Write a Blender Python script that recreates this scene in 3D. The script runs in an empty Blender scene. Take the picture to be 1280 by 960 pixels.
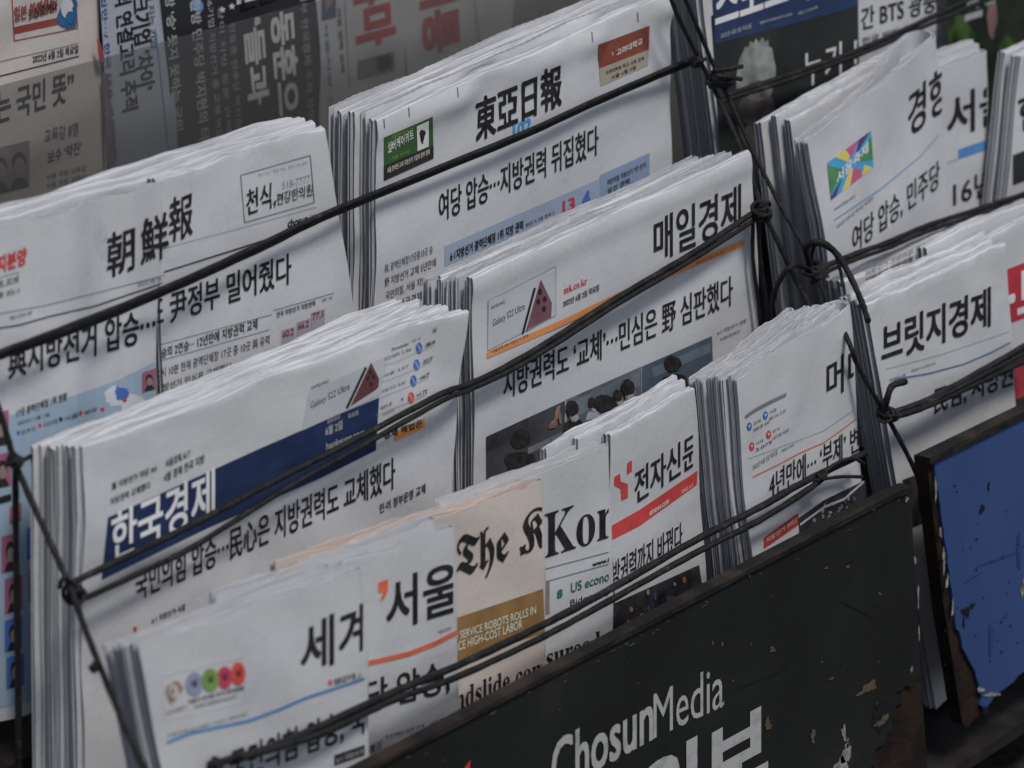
import bpy, bmesh, math
import numpy as np
from mathutils import Vector, Matrix

# ------------------------------------------------------------------ camera, sky, sun, exposure
SC = bpy.context.scene
COL = SC.collection
TH, PS, RO, FP, DIST = math.radians(23.0), math.radians(47.3), math.radians(-1.9), 4600.0, 3.12
_st, _ct, _sp, _cp = math.sin(TH), math.cos(TH), math.sin(PS), math.cos(PS)
FW = np.array([_sp*_ct, _cp*_ct, -_st])
_R = np.array([_cp, -_sp, 0.0]); _U = np.array([_sp*_st, _cp*_st, _ct])
RT = math.cos(RO)*_R + math.sin(RO)*_U
UP = -math.sin(RO)*_R + math.cos(RO)*_U
EYE = -FW*DIST
cd = bpy.data.cameras.new('camera'); cam = bpy.data.objects.new('camera', cd); COL.objects.link(cam)
cam.matrix_world = Matrix(((RT[0], UP[0], -FW[0], EYE[0]), (RT[1], UP[1], -FW[1], EYE[1]), (RT[2], UP[2], -FW[2], EYE[2]), (0, 0, 0, 1)))
cd.sensor_width = 36; cd.lens = FP/1280*36; cd.clip_end = 300; cd.clip_start = .05
cd.dof.use_dof = True; cd.dof.focus_distance = 3.16; cd.dof.aperture_fstop = 5.8
SC.camera = cam
SC.view_settings.view_transform = 'Standard'; SC.view_settings.look = 'None'
SC.view_settings.exposure = 0.34; SC.view_settings.gamma = 1.0
W = bpy.data.worlds.new('World'); SC.world = W; W.use_nodes = True
wn_ = W.node_tree.nodes; wl_ = W.node_tree.links
sky = wn_.new('ShaderNodeTexSky'); sky.sky_type = 'NISHITA'; sky.sun_disc = False
SUN_EL, SUN_AZ = math.radians(60), math.radians(190)      # azimuth measured from +Y towards +X (behind and right of the camera)
sky.sun_elevation = SUN_EL; sky.sun_rotation = SUN_AZ; sky.dust_density = 2.2; sky.air_density = 1.0; sky.ozone_density = 1.0
wl_.new(sky.outputs[0], wn_['Background'].inputs[0]); wn_['Background'].inputs[1].default_value = 0.063
sd = bpy.data.lights.new('sun', 'SUN'); sd.energy = 1.5; sd.angle = math.radians(11); sd.color = (1, .975, .945)
sun = bpy.data.objects.new('sun', sd); COL.objects.link(sun)
sdir = Vector((math.sin(SUN_AZ)*math.cos(SUN_EL), math.cos(SUN_AZ)*math.cos(SUN_EL), math.sin(SUN_EL)))
sun.rotation_euler = sdir.to_track_quat('Z', 'Y').to_euler()
SC.cycles.use_denoising = True
SC.cycles.max_bounces = 7
SC.cycles.transparent_max_bounces = 12

# ------------------------------------------------------------------ helpers
def ray(x, y):
    x = np.asarray(x, float)[..., None]; y = np.asarray(y, float)[..., None]
    return FW*FP + RT*(x-640) + UP*(480-y)
def onY(x, y, Y):
    r = ray(x, y); return EYE + r*((Y-EYE[1])/r[..., 1])[..., None]

def lin(c):
    c = np.array(c, float)/255.0
    return np.where(c <= .04045, c/12.92, ((c+.055)/1.055)**2.4)
MATS = {}
def nodes(name, rough=.9, spec=.2):
    m = bpy.data.materials.new(name); m.use_nodes = True
    b = m.node_tree.nodes['Principled BSDF']; b.inputs['Roughness'].default_value = rough
    b.inputs['Specular IOR Level'].default_value = spec
    return m, m.node_tree.nodes, m.node_tree.links, b
def mottled(name, c1, c2, scale=20, rough=.9, spec=.2, bump=0, detail=6, pos=(.35, .65), bscale=None, stretch=None, metal=0, c3=None):
    if name in MATS: return MATS[name]
    m, n, l, b = nodes(name, rough, spec); b.inputs['Metallic'].default_value = metal
    tc = n.new('ShaderNodeTexCoord'); mp = n.new('ShaderNodeMapping'); l.new(tc.outputs['Object'], mp.inputs[0])
    if stretch: mp.inputs['Scale'].default_value = stretch
    t = n.new('ShaderNodeTexNoise'); t.inputs['Scale'].default_value = scale; t.inputs['Detail'].default_value = detail
    l.new(mp.outputs[0], t.inputs['Vector'])
    r = n.new('ShaderNodeValToRGB'); l.new(t.outputs['Fac'], r.inputs[0])
    r.color_ramp.elements[0].position = pos[0]; r.color_ramp.elements[0].color = (*c1, 1)
    r.color_ramp.elements[1].position = pos[1]; r.color_ramp.elements[1].color = (*c2, 1)
    if c3:
        e = r.color_ramp.elements.new(min(.98, pos[1]+.06)); e.color = (*c3, 1)
    l.new(r.outputs[0], b.inputs['Base Color'])
    if bump:
        bp = n.new('ShaderNodeBump'); bp.inputs['Strength'].default_value = bump; bp.inputs['Distance'].default_value = .002
        t2 = n.new('ShaderNodeTexNoise'); t2.inputs['Scale'].default_value = bscale or scale*3; t2.inputs['Detail'].default_value = 6
        l.new(tc.outputs['Object'], t2.inputs['Vector']); l.new(t2.outputs['Fac'], bp.inputs['Height']); l.new(bp.outputs[0], b.inputs['Normal'])
    MATS[name] = m; return m
def paper(name, c, c2, streak=.5):
    """newsprint: slight tone drift, fine fibre, ghost of the print on the other side"""
    m, n, l, b = nodes(name, .82, .25)
    tc = n.new('ShaderNodeTexCoord')
    t = n.new('ShaderNodeTexNoise'); t.inputs['Scale'].default_value = 9; t.inputs['Detail'].default_value = 5; l.new(tc.outputs['Object'], t.inputs['Vector'])
    mp = n.new('ShaderNodeMapping'); mp.inputs['Scale'].default_value = (260, 260, 420); l.new(tc.outputs['Object'], mp.inputs[0])
    g = n.new('ShaderNodeTexNoise'); g.inputs['Scale'].default_value = 1; g.inputs['Detail'].default_value = 3; l.new(mp.outputs[0], g.inputs['Vector'])
    mp2 = n.new('ShaderNodeMapping'); mp2.inputs['Scale'].default_value = (22, 22, 30); l.new(tc.outputs['Object'], mp2.inputs[0])
    g2 = n.new('ShaderNodeTexNoise'); g2.inputs['Scale'].default_value = 1; g2.inputs['Detail'].default_value = 2; l.new(mp2.outputs[0], g2.inputs['Vector'])
    gh = n.new('ShaderNodeMath'); gh.operation = 'MULTIPLY'; l.new(g.outputs['Fac'], gh.inputs[0]); l.new(g2.outputs['Fac'], gh.inputs[1])
    r = n.new('ShaderNodeValToRGB'); r.color_ramp.elements[0].position = .3; r.color_ramp.elements[1].position = .7
    r.color_ramp.elements[0].color = (*c2, 1); r.color_ramp.elements[1].color = (*c, 1); l.new(t.outputs['Fac'], r.inputs[0])
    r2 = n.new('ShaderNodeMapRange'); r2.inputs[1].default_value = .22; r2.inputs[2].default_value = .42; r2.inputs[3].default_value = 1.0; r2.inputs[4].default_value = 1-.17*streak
    l.new(gh.outputs[0], r2.inputs[0])
    mx = n.new('ShaderNodeVectorMath'); mx.operation = 'SCALE'; l.new(r.outputs[0], mx.inputs[0]); l.new(r2.outputs[0], mx.inputs['Scale'])
    mp3 = n.new('ShaderNodeMapping'); mp3.inputs['Scale'].default_value = (14, 620, 40); l.new(tc.outputs['Object'], mp3.inputs[0])
    t4 = n.new('ShaderNodeTexNoise'); t4.inputs['Scale'].default_value = 1; t4.inputs['Detail'].default_value = 4; l.new(mp3.outputs[0], t4.inputs['Vector'])
    ge = n.new('ShaderNodeNewGeometry'); sx = n.new('ShaderNodeSeparateXYZ'); l.new(ge.outputs['True Normal'], sx.inputs[0])
    up = n.new('ShaderNodeMapRange'); up.inputs[1].default_value = .25; up.inputs[2].default_value = .7; l.new(sx.outputs[2], up.inputs[0])
    st = n.new('ShaderNodeMapRange'); st.inputs[1].default_value = .38; st.inputs[2].default_value = .58; st.inputs[3].default_value = .62; st.inputs[4].default_value = 1.08; l.new(t4.outputs['Fac'], st.inputs[0])
    mm = n.new('ShaderNodeMix'); mm.data_type = 'FLOAT'; l.new(up.outputs[0], mm.inputs[0]); mm.inputs[2].default_value = 1.0; l.new(st.outputs[0], mm.inputs[3])
    mx2 = n.new('ShaderNodeVectorMath'); mx2.operation = 'SCALE'; l.new(mx.outputs[0], mx2.inputs[0]); l.new(mm.outputs[0], mx2.inputs['Scale'])
    l.new(mx2.outputs[0], b.inputs['Base Color'])
    bp = n.new('ShaderNodeBump'); bp.inputs['Strength'].default_value = .7; bp.inputs['Distance'].default_value = .0015
    t3 = n.new('ShaderNodeTexNoise'); t3.inputs['Scale'].default_value = 28; t3.inputs['Detail'].default_value = 7; t3.inputs['Roughness'].default_value = .62
    l.new(tc.outputs['Object'], t3.inputs['Vector']); l.new(t3.outputs['Fac'], bp.inputs['Height']); l.new(bp.outputs[0], b.inputs['Normal'])
    return m
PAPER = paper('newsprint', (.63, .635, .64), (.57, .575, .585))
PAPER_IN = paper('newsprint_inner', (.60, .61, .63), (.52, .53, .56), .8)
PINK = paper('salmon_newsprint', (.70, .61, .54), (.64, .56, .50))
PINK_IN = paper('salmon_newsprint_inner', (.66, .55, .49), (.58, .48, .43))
OLDP = paper('warm_newsprint', (.62, .56, .52), (.56, .51, .47))
SPORT = paper('grey_newsprint', (.60, .61, .62), (.54, .55, .57))
PSC = 1.32
def ink(c, vary=.12, scale=60):
    vary = vary if sum(c) < 380 else .025; key = 'ink_%02x%02x%02x' % tuple(int(v) for v in c)
    a = lin(c); a = a*.88+a.mean()*.12; a = np.clip(a*PSC, .012, .8)
    return mottled(key, tuple(a*(1-vary)), tuple(np.clip(a*(1+vary), 0, .85)), scale, .7, .25)
BLACK = mottled('ink_black', (.014, .014, .015), (.032, .031, .032), 120, .75, .2)
GREYI = ink((88, 88, 92))
CORD = mottled('black_rubber_cord', (.007, .007, .008), (.020, .019, .018), 90, .55, .3, bump=.9, bscale=420, c3=(.045, .042, .038), pos=(.35, .66))
METAL = mottled('black_painted_steel', (.010, .010, .011), (.03, .024, .02), 30, .5, .4, bump=.3)

def link(name, me, parent=None, label=None, cat=None, group=None, kind=None):
    o = bpy.data.objects.new(name, me); COL.objects.link(o)
    if parent is not None: o.parent = parent
    if label: o['label'] = label
    if cat: o['category'] = cat
    if group: o['group'] = group
    if kind: o['kind'] = kind
    return o
def mesh(name, V, F, mats, mi=None, smooth=False):
    me = bpy.data.meshes.new(name); me.from_pydata([tuple(map(float, v)) for v in V], [], F)
    for m in (mats if isinstance(mats, (list, tuple)) else [mats]): me.materials.append(m)
    if mi is not None: me.polygons.foreach_set('material_index', mi)
    if smooth: me.polygons.foreach_set('use_smooth', [True]*len(me.polygons))
    me.update(); return me

def wave(x, seed, octs=5, f0=1.0):
    """smooth 1-D noise about 0, amplitude about 1"""
    rng = np.random.default_rng(seed); r = np.zeros_like(np.asarray(x, float)); a = 1.0; s = 0
    for k in range(octs):
        r += a*np.sin(2*np.pi*(f0*(1.83**k)*(x*(1+.2*rng.random()))+rng.random())); s += a*a; a *= .62
    return r/math.sqrt(s)*.9
def wave2(x, y, seed, f=1.0, octs=5):
    rng = np.random.default_rng(seed); r = 0*(x+y); a = 1.0; s = 0
    for k in range(octs):
        th = rng.random()*np.pi*2; kx, ky = math.cos(th), math.sin(th)
        r = r + a*np.sin(2*np.pi*(f*1.7**k*(kx*x+ky*y)+rng.random())); s += a*a; a *= .65
    return r/math.sqrt(s)*.9

class Geo:
    """collects solid sheets (M x N grids of points given a thickness)"""
    def __init__(s): s.V = []; s.F = []; s.n = 0
    def shell(s, G, th, inward):
        M, N, _ = G.shape
        du = np.gradient(G, axis=1); dv = np.gradient(G, axis=0)
        nn = np.cross(du, dv); nn /= np.maximum(np.linalg.norm(nn, axis=2, keepdims=True), 1e-12)
        if np.sum(nn[0, N//2]*inward) < 0: nn = -nn
        H = G+nn*th
        a = s.n; s.V.append(G.reshape(-1, 3)); s.V.append(H.reshape(-1, 3)); s.n += 2*M*N
        idx = np.arange(M*N).reshape(M, N)+a; o = M*N
        q = np.stack([idx[:-1, :-1], idx[:-1, 1:], idx[1:, 1:], idx[1:, :-1]], -1).reshape(-1, 4)
        s.F.append(q); s.F.append(q[:, ::-1]+o)
        def strip(e, rev):
            z = np.stack([e[:-1], e[1:], e[1:]+o, e[:-1]+o], -1); s.F.append(z[:, ::-1] if rev else z)
        strip(idx[0], True); strip(idx[-1], False); strip(idx[:, 0], False); strip(idx[:, -1], True)
    def build(s, name, mat, parent=None, smooth=True, **k):
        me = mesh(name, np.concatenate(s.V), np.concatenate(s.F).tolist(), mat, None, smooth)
        if smooth:
            me.set_sharp_from_angle(angle=math.radians(50))
        return link(name, me, parent, **k)

# ------------------------------------------------------------------ a page that can be printed on
class Page:
    """the front of a pile: a plane through three points (px, depth), with a disp(s,t) relief towards the viewer"""
    def __init__(s, TL, TR, BR, BL, yTL, yTR=None, yBL=None, disp=None, amp=.0012, seed=1, sheet='newspaper'):
        yTR = yTL if yTR is None else yTR; yBL = yTL if yBL is None else yBL
        A, B, D = onY(*TL, yTL), onY(*TR, yTR), onY(*BL, yBL)
        n = np.cross(B-A, D-A); n /= np.linalg.norm(n)
        if n[1] < 0: n = -n
        s.n = n; s.A = A; s.eu = (B-A)/np.linalg.norm(B-A)
        s.ev = np.cross(s.n, s.eu); s.ev = -s.ev if s.ev[2] < 0 else s.ev
        C = s.hit(*BR)
        s.c = [A, B, C, D]; s.seed = seed; s.amp = amp*1.5; s.extra = disp
        s.W = np.linalg.norm(B-A); s.H = np.linalg.norm(D-A)
    def hit(s, x, y, off=0.0):
        r = ray(x, y); return EYE + r*((np.dot(s.n, s.A-EYE)-off)/(r@s.n))[..., None]
    def st(s, P):
        d = P-s.A; return d@s.eu, d@s.ev
    def disp(s, a, b):
        r = s.amp*wave2(a*5, b*5, s.seed, 1.0, 3)
        if s.extra: r = r+s.extra(a/s.W, -b/s.H)
        return r
    def px(s, x, y, off=0.0):
        d = np.zeros(np.shape(x))
        for _ in range(5):
            P = s.hit(x, y, d); a, b = s.st(P); d = s.disp(a, b)+off
        return s.hit(x, y, d)
    def grid(s, u, v):
        """u 0..1 left-right, v 0 (bottom) .. 1 (top); arrays broadcast to (...,3)"""
        u = np.asarray(u)[..., None]; v = np.asarray(v)[..., None]
        A, B, C, D = s.c
        return (D*(1-u)+C*u)*(1-v)+(A*(1-u)+B*u)*v

def newspaper(pg, k, d0, T, style, seed, front=False, mats=(None, None), du=(0, 0), dt=0.0, wave_amp=.004, pitch=.0013, th=.0006, tfold=None, label='', group=None, parent_cat='newspaper', vb=0.0, shear=0.0, topf=1.0, slack=0.0):
    """one folded newspaper of the pile at depth d0 behind the page plane"""
    root = bpy.data.objects.new('newspaper', None); COL.objects.link(root)
    base = pg.grid(.5, 0.0)+pg.n*(d0+T/2)
    root.location = Vector(base)
    root['label'] = label; root['category'] = 'newspaper'
    if group: root['group'] = group
    cover, inner = mats
    rng = np.random.default_rng(seed)
    H, Wd = pg.H, pg.W
    def relief(P, dep):
        d = P-pg.A; a = d@pg.eu; b = d@pg.ev
        f = np.exp(-np.maximum(dep, 0)/.03)
        return pg.disp(a, b)*f
    def place(u, v, dep):
        P = pg.grid(u, v)
        r = relief(P, dep)
        return P+pg.n*(dep-r)[..., None]-np.array(base)
    m = max(1, int(T/(2*pitch)))
    nu = 90
    G0 = Geo(); G1 = Geo()
    ws = seed*7+3
    nsec = max(1, round(T/.0040)) if style == 'top' else 1
    jobs = [(sc, j) for sc in range(nsec) for j in range(max(1, int(T/nsec/(2*pitch))))] if style == 'top' else [(0, j) for j in range(m)]
    for sc, j in jobs:
        p = j*pitch
        first = front and j == 0 and sc == 0
        su = (0, 0) if sc == 0 else (rng.normal()*.004, rng.normal()*.006)
        ul = du[0]+su[0]+(0 if first else rng.normal()*.003); ur = 1+du[1]+su[1]+(0 if first else rng.normal()*.003)
        g = G0 if j == 0 and sc == 0 else G1
        t0, t1 = d0+T*sc/nsec+p, d0+T*(sc+1)/nsec-p-(.0003 if sc < nsec-1 else 0)
        if t1-t0 < .0012: t1 = t0+.0012
        if style == 'top' or style == 'cut':
            uu = np.linspace(0, 1, nu)
            top = 1+dt+wave_amp*wave(uu, ws, 5, 1.2)+(shear*(uu-.5))+(.0028*wave(uu, ws+sc*9+1, 3, 1.2)-.002*sc if sc else 0) - (p*.6/H if style == 'top' else rng.normal()*.003)
            if style == 'cut': top = top+.0014*((np.arange(nu) % 2)*2-1)*(.6+.4*rng.random())
            rr = (t1-t0)/2
            ULR = ul+(ur-ul)*uu
            rows = []
            nv = 56 if j == 0 and sc == 0 else 7
            for v in np.linspace(0, 1, nv)[:-1]:
                vv = vb+(top-rr*topf/H-vb)*v
                rows.append(place(ULR, vv, np.full(nu, t0)+0*uu+(0 if first else .0010*wave2(uu*3, vv*2, seed+j, 1, 3)*min(1, p/.002+.5))))
            if style == 'top':
                cr = .0005*wave(uu, seed*31+j+sc*7, 5, 4)
                for a in np.linspace(0, math.pi, 8):
                    vv = top-rr*topf/H+math.sin(a)*rr*topf/H
                    dd = t0+rr-math.cos(a)*rr
                    rows.append(place(ULR, vv+cr*.7*math.sin(a), dd+cr*math.sin(a)*.8))
                for v in (.8, .5, 0):
                    rows.append(place(ULR, vb+(top-rr/H-vb)*v, np.full(nu, t1)))
                g.shell(np.array(rows), th, pg.n)
            else:
                rows.append(place(ULR, top, np.full(nu, t0)+.0016*wave(uu, seed*13+j, 5, 2)))
                g.shell(np.array(rows), th, pg.n)
                # rear leaf of the same fold
                rows = [place(ULR, vb+(top+rng.normal()*.002-vb)*v, np.full(nu, t1)+.0012*wave(uu, seed*17+j, 4, 2)*v) for v in np.linspace(0, 1, 5)]
                G1.shell(np.array(rows), th, pg.n)
        else:  # 'side': folded a second time about a vertical fold at the right
            TF = (tfold or T)
            t1f = max(t0+.0012, d0+TF-p*1.0)       # rear depth near the fold
            r = (t1f-t0)/2; ru = r/Wd
            uf = ur-p*.35/Wd
            us = list(np.linspace(ul, uf-ru, 46)); prof = [(x, t0) for x in us]
            for a in np.linspace(0, math.pi, 12)[1:]:
                prof.append((uf-ru+math.sin(a)*ru, t0+r-math.cos(a)*r))
            for q in np.linspace(0, 1, 30)[1:]:
                x = (uf-ru)+(ul-(uf-ru))*q
                s_ = q*q*(3-2*q) if q < 1 else 1
                s_ = min(1, q*(1.7 if TF > .025 else 1.25)); s_ = s_*s_*(3-2*s_)
                prof.append((x, t1f+(t1-t1f)*s_))
            U = np.array([q[0] for q in prof]); Dp = np.array([q[1] for q in prof])
            arc = np.linspace(0, 1, len(prof))
            top = 1+dt+wave_amp*wave(U*1.0+.3*(arc > .5), ws+j//2, 5, 1.3)+.0012*wave(arc, seed*5+j, 3, 9)-rng.random()*.004*(j > 0)+shear*(U-.5)
            rows = []
            nv = 56 if j == 0 else 6
            for v in np.linspace(0, 1, nv):
                rows.append(place(U, vb+(top-vb)*v, Dp+(0 if first else .0006*wave2(U*3, 0*U+v, seed+j, 1, 3))))
            g.shell(np.array(rows), th, pg.n)
    fp = G0.build('front_page', cover, root)
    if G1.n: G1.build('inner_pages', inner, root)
    return root, fp

# ------------------------------------------------------------------ printing: flat ink on the page, laid out on its surface
_glyph = {}
def glyphs(s):
    s = s.replace('…', '⋯'); key = s
    if key not in _glyph:
        c = bpy.data.curves.new('type', 'FONT'); c.body = s; c.resolution_u = 3
        o = bpy.data.objects.new('type', c); me = bpy.data.meshes.new_from_object(o)
        V = np.array([v.co[:2] for v in me.vertices]); F = [tuple(p.vertices) for p in me.polygons]
        bpy.data.objects.remove(o); bpy.data.curves.remove(c); bpy.data.meshes.remove(me)
        _glyph[key] = (V, F)
    return _glyph[key]

class Print:
    """one printed element (may hold several inks); pg needs px(x,y,off)"""
    def __init__(s, pg, parent, name, step=12, layer=0, origin=None):
        s.pg, s.parent, s.name, s.step, s.layer = pg, parent, name, step, layer
        s.parts = []; s.z = 0
    def _add(s, V2, F, mat, clip=None, cut=True, z=0, shifts=None):
        V2 = np.asarray(V2, float)
        bm = bmesh.new(); vs = [bm.verts.new((p[0], p[1], 0)) for p in V2]
        for f in F:
            try: bm.faces.new([vs[i] for i in f])
            except ValueError: pass
        def bis(co, no, clear=False):
            bmesh.ops.bisect_plane(bm, geom=bm.verts[:]+bm.edges[:]+bm.faces[:], dist=1e-5, plane_co=co, plane_no=no, clear_outer=clear)
        for (co, no) in (clip or []): bis((*co, 0), (*no, 0), True)
        if cut and len(bm.verts):
            xs = [v.co.x for v in bm.verts]; ys = [v.co.y for v in bm.verts]
            for x in np.arange(math.floor(min(xs)/s.step)+1, max(xs)/s.step): bis((x*s.step, 0, 0), (1, 0, 0))
            for y in np.arange(math.floor(min(ys)/(s.step*1.7))+1, max(ys)/(s.step*1.7)): bis((0, y*s.step*1.7, 0), (0, 1, 0))
        bm.verts.index_update()
        off = .00045+.00022*(s.layer+z)
        if bm.verts:
            X = np.array([v.co.x for v in bm.verts]); Y = np.array([v.co.y for v in bm.verts]); FF = [[v.index for v in f.verts] for f in bm.faces]
            for k, d in enumerate(shifts if shifts is not None else [(0, 0)]):
                s.parts.append((list(s.pg.px(X+d[0], Y+d[1], off+k*.00004)), FF, mat))
        bm.free(); return s
    def text(s, t, p0, p1, h, mat=None, bold=.012, up=(0, -1), clip=None, rough=0, z=1, bow=0):
        """p0,p1: bottom-left and bottom-right of the ink's box; h: its height along up, in photo pixels"""
        V, F = glyphs(t); lo, hi = V.min(0), V.max(0); q = (V-lo)/(hi-lo)
        p0 = np.array(p0, float); p1 = np.array(p1, float); u = np.array(up, float); u /= np.linalg.norm(u)
        P = p0+np.outer(q[:, 0], p1-p0)+np.outer(q[:, 1], u*h)
        if bow: P[:, 1] += bow*4*q[:, 0]*(1-q[:, 0])
        if rough:
            P[:, 0] += rough*np.sin(P[:, 1]*.55+q[:, 0]*9)+rough*.7*np.sin(P[:, 1]*1.3+P[:, 0]*.9)
            P[:, 1] += rough*np.sin(P[:, 0]*.45)
        bx = (p1-p0)/(hi[0]-lo[0])*bold*.8; by = u*h/(hi[1]-lo[1])*bold*.6
        sh = [bx+by, bx-by, -bx+by, -bx-by] if bold > .004 and h > 4.5 else None
        return s._add(P, F, mat or BLACK, clip, abs(p1[0]-p0[0])/max(1, len(t)) > 6 or h > 14, z, sh)
    def poly(s, pts, mat, clip=None, z=0): return s._add(pts, [tuple(range(len(pts)))], mat, clip, True, z)
    def box(s, tl, tr, br, bl, mat, z=0, **k): return s.poly([bl, br, tr, tl], mat, z=z, **k)
    def par(s, p0, p1, h, mat, z=0, dx=0, **k):
        """parallelogram standing h tall on the line p0-p1"""
        return s.poly([p0, p1, (p1[0]+dx, p1[1]-h), (p0[0]+dx, p0[1]-h)], mat, z=z, **k)
    def ell(s, c, rx, ry, mat, z=1, tilt=0, n=20, wob=0, clip=None):
        ca, sa = math.cos(tilt), math.sin(tilt); pts = []; rg = np.random.default_rng(int(abs(c[0]*13+c[1]*7)))
        for i in range(n):
            a = 2*math.pi*i/n; k = 1+wob*(math.sin(2*a+c[0])*.7+math.sin(3*a+c[1])*.6+.9*float(rg.uniform(-1, 1)))
            x, y = rx*k*math.cos(a), ry*k*math.sin(a); pts.append((c[0]+x*ca-y*sa, c[1]+x*sa+y*ca))
        return s.poly(pts, mat, z=z, clip=clip)
    def line(s, pts, w, mat, z=1, clip=None):
        pts = [np.array(p, float) for p in pts]; V = []; F = []
        for p in pts: V += [p+(0, -w/2), p+(0, w/2)]
        for i in range(len(pts)-1): F.append((2*i, 2*i+1, 2*i+3, 2*i+2))
        return s._add(V, F, mat, clip, True, z)
    def vline(s, p, q, w, mat, z=1):
        return s.poly([(p[0]-w/2, p[1]), (q[0]-w/2, q[1]), (q[0]+w/2, q[1]), (p[0]+w/2, p[1])], mat, z=z)
    def frame(s, p0, p1, h, w, mat, z=1, dx=0):
        q0, q1 = (p0[0]+dx, p0[1]-h), (p1[0]+dx, p1[1]-h)
        s.line([p0, p1], w, mat, z); s.line([q0, q1], w, mat, z); s.vline(q0, p0, w, mat, z); s.vline(q1, p1, w, mat, z); return s
    def done(s, label=None, **k):
        V = []; F = []; mi = []; mats = []
        for (v, f, m) in s.parts:
            if m not in mats: mats.append(m)
            o = len(V); V += v; F += [[i+o for i in g] for g in f]; mi += [mats.index(m)]*len(f)
        if not V: return None
        org = Vector((0, 0, 0))
        if s.parent is not None:
            q = s.parent
            while q is not None: org = org+q.location; q = q.parent
        else: org = Vector(np.mean(V, axis=0))
        me = mesh(s.name, np.array(V)-np.array(org), F, mats, mi)
        o = link(s.name, me, s.parent, label=label, **k)
        if s.parent is None: o.location = org
        return o

def small(pg, fp, rows, name='small_print', h=7, mat=None, bold=0.0, clip=None, step=60):
    """rows: (text, x0, y0, x1, y1[, h])"""
    P = Print(pg, fp, name, step)
    for r in rows:
        P.text(r[0], (r[1], r[2]), (r[3], r[4]), r[5] if len(r) > 5 else h, mat or GREYI, bold, clip=clip)
    return P.done()

def tube(pts, r, mat=None, name='strand', parent=None, n=8, org=None, closed=False):
    pts = [Vector(p) for p in pts]
    # smooth the path
    P = []
    K = len(pts)
    if K > 2:
        for i in range(K-1):
            p0 = pts[max(i-1, 0)]; p1 = pts[i]; p2 = pts[i+1]; p3 = pts[min(i+2, K-1)]
            for t in np.linspace(0, 1, 9)[:-1]:
                P.append(.5*((2*p1)+(-p0+p2)*t+(2*p0-5*p1+4*p2-p3)*t*t+(-p0+3*p1-3*p2+p3)*t**3))
        P.append(pts[-1])
    else: P = pts
    V = []; F = []
    prev = None
    for i, p in enumerate(P):
        d = (P[min(i+1, len(P)-1)]-P[max(i-1, 0)]).normalized()
        if prev is None: a = d.orthogonal().normalized()
        else: a = (prev-d*prev.dot(d)).normalized()
        prev = a; b = d.cross(a)
        for k in range(n):
            t = 2*math.pi*k/n; V.append(p+(a*math.cos(t)+b*math.sin(t))*r*(1+.05*math.sin(i*.83+r*9e3)+.05*math.sin(i*2.1+k)))
    for i in range(len(P)-1):
        for k in range(n):
            F.append((i*n+k, i*n+(k+1) % n, (i+1)*n+(k+1) % n, (i+1)*n+k))
    F.append(tuple(range(n))[::-1]); F.append(tuple((len(P)-1)*n+k for k in range(n)))
    o = Vector(org) if org is not None else Vector((0, 0, 0))
    V = [v-o for v in V]
    return V, F
def solid(name, VF, mat, parent=None, **k):
    V = []; F = []
    for v, f in VF:
        o = len(V); V += list(v); F += [tuple(i+o for i in g) for g in f]
    me = mesh(name, V, F, mat, None, True); me.set_sharp_from_angle(angle=math.radians(50))
    return link(name, me, parent, **k)
def boxVF(c, ex, ey, ez):
    """box centred c with half-extent vectors"""
    c, ex, ey, ez = map(Vector, (c, ex, ey, ez)); V = [c+ex*a+ey*b+ez*d for a in (-1, 1) for b in (-1, 1) for d in (-1, 1)]
    return V, [(0, 1, 3, 2), (4, 6, 7, 5), (0, 4, 5, 1), (2, 3, 7, 6), (0, 2, 6, 4), (1, 5, 7, 3)]
def beam(name, p, q, w, d, mat, parent=None, bev=.001):
    """square bar from p to q"""
    p, q = Vector(p), Vector(q); ax = (q-p); L = ax.length; ax.normalize()
    s1 = ax.cross(Vector((0, 1, 0))); s1 = s1.normalized() if s1.length > .1 else Vector((0, 0, 1)); s2 = ax.cross(s1)
    V, F = boxVF((p+q)/2, ax*(L/2), s1*(w/2), s2*(d/2))
    bm = bmesh.new(); vs = [bm.verts.new(v) for v in V]
    for f in F: bm.faces.new([vs[i] for i in f])
    bmesh.ops.bevel(bm, geom=bm.edges[:], offset=bev, segments=2, affect='EDGES')
    me = bpy.data.meshes.new(name); bm.to_mesh(me); bm.free(); me.materials.append(mat)
    return link(name, me, parent)

# ------------------------------------------------------------------ the setting: paving, booth wall
BB = onY(1231, 889, -.2)                      # lowest corner of the blue board
GZ = BB[2]-.13
ASPH = mottled('asphalt', (.018, .016, .015), (.06, .055, .05), 60, .95, .2, bump=.8, bscale=300)
gm = mesh('paving', [(-30, -30, GZ), (30, -30, GZ), (30, 30, GZ), (-30, 30, GZ)], [(0, 1, 2, 3)], ASPH)
link('ground', gm, kind='structure')
WALLM = mottled('booth_wall_paint', (.12, .12, .12), (.19, .19, .185), 5, .8, .2, bump=.2)
V, F = boxVF((0.6, .62, .25), (3.2, 0, 0), (0, .04, 0), (0, 0, 1.25))
w = solid('booth_wall', [(V, F)], WALLM, label='grey painted booth wall behind the pasted newspaper sheets', cat='wall')

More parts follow.
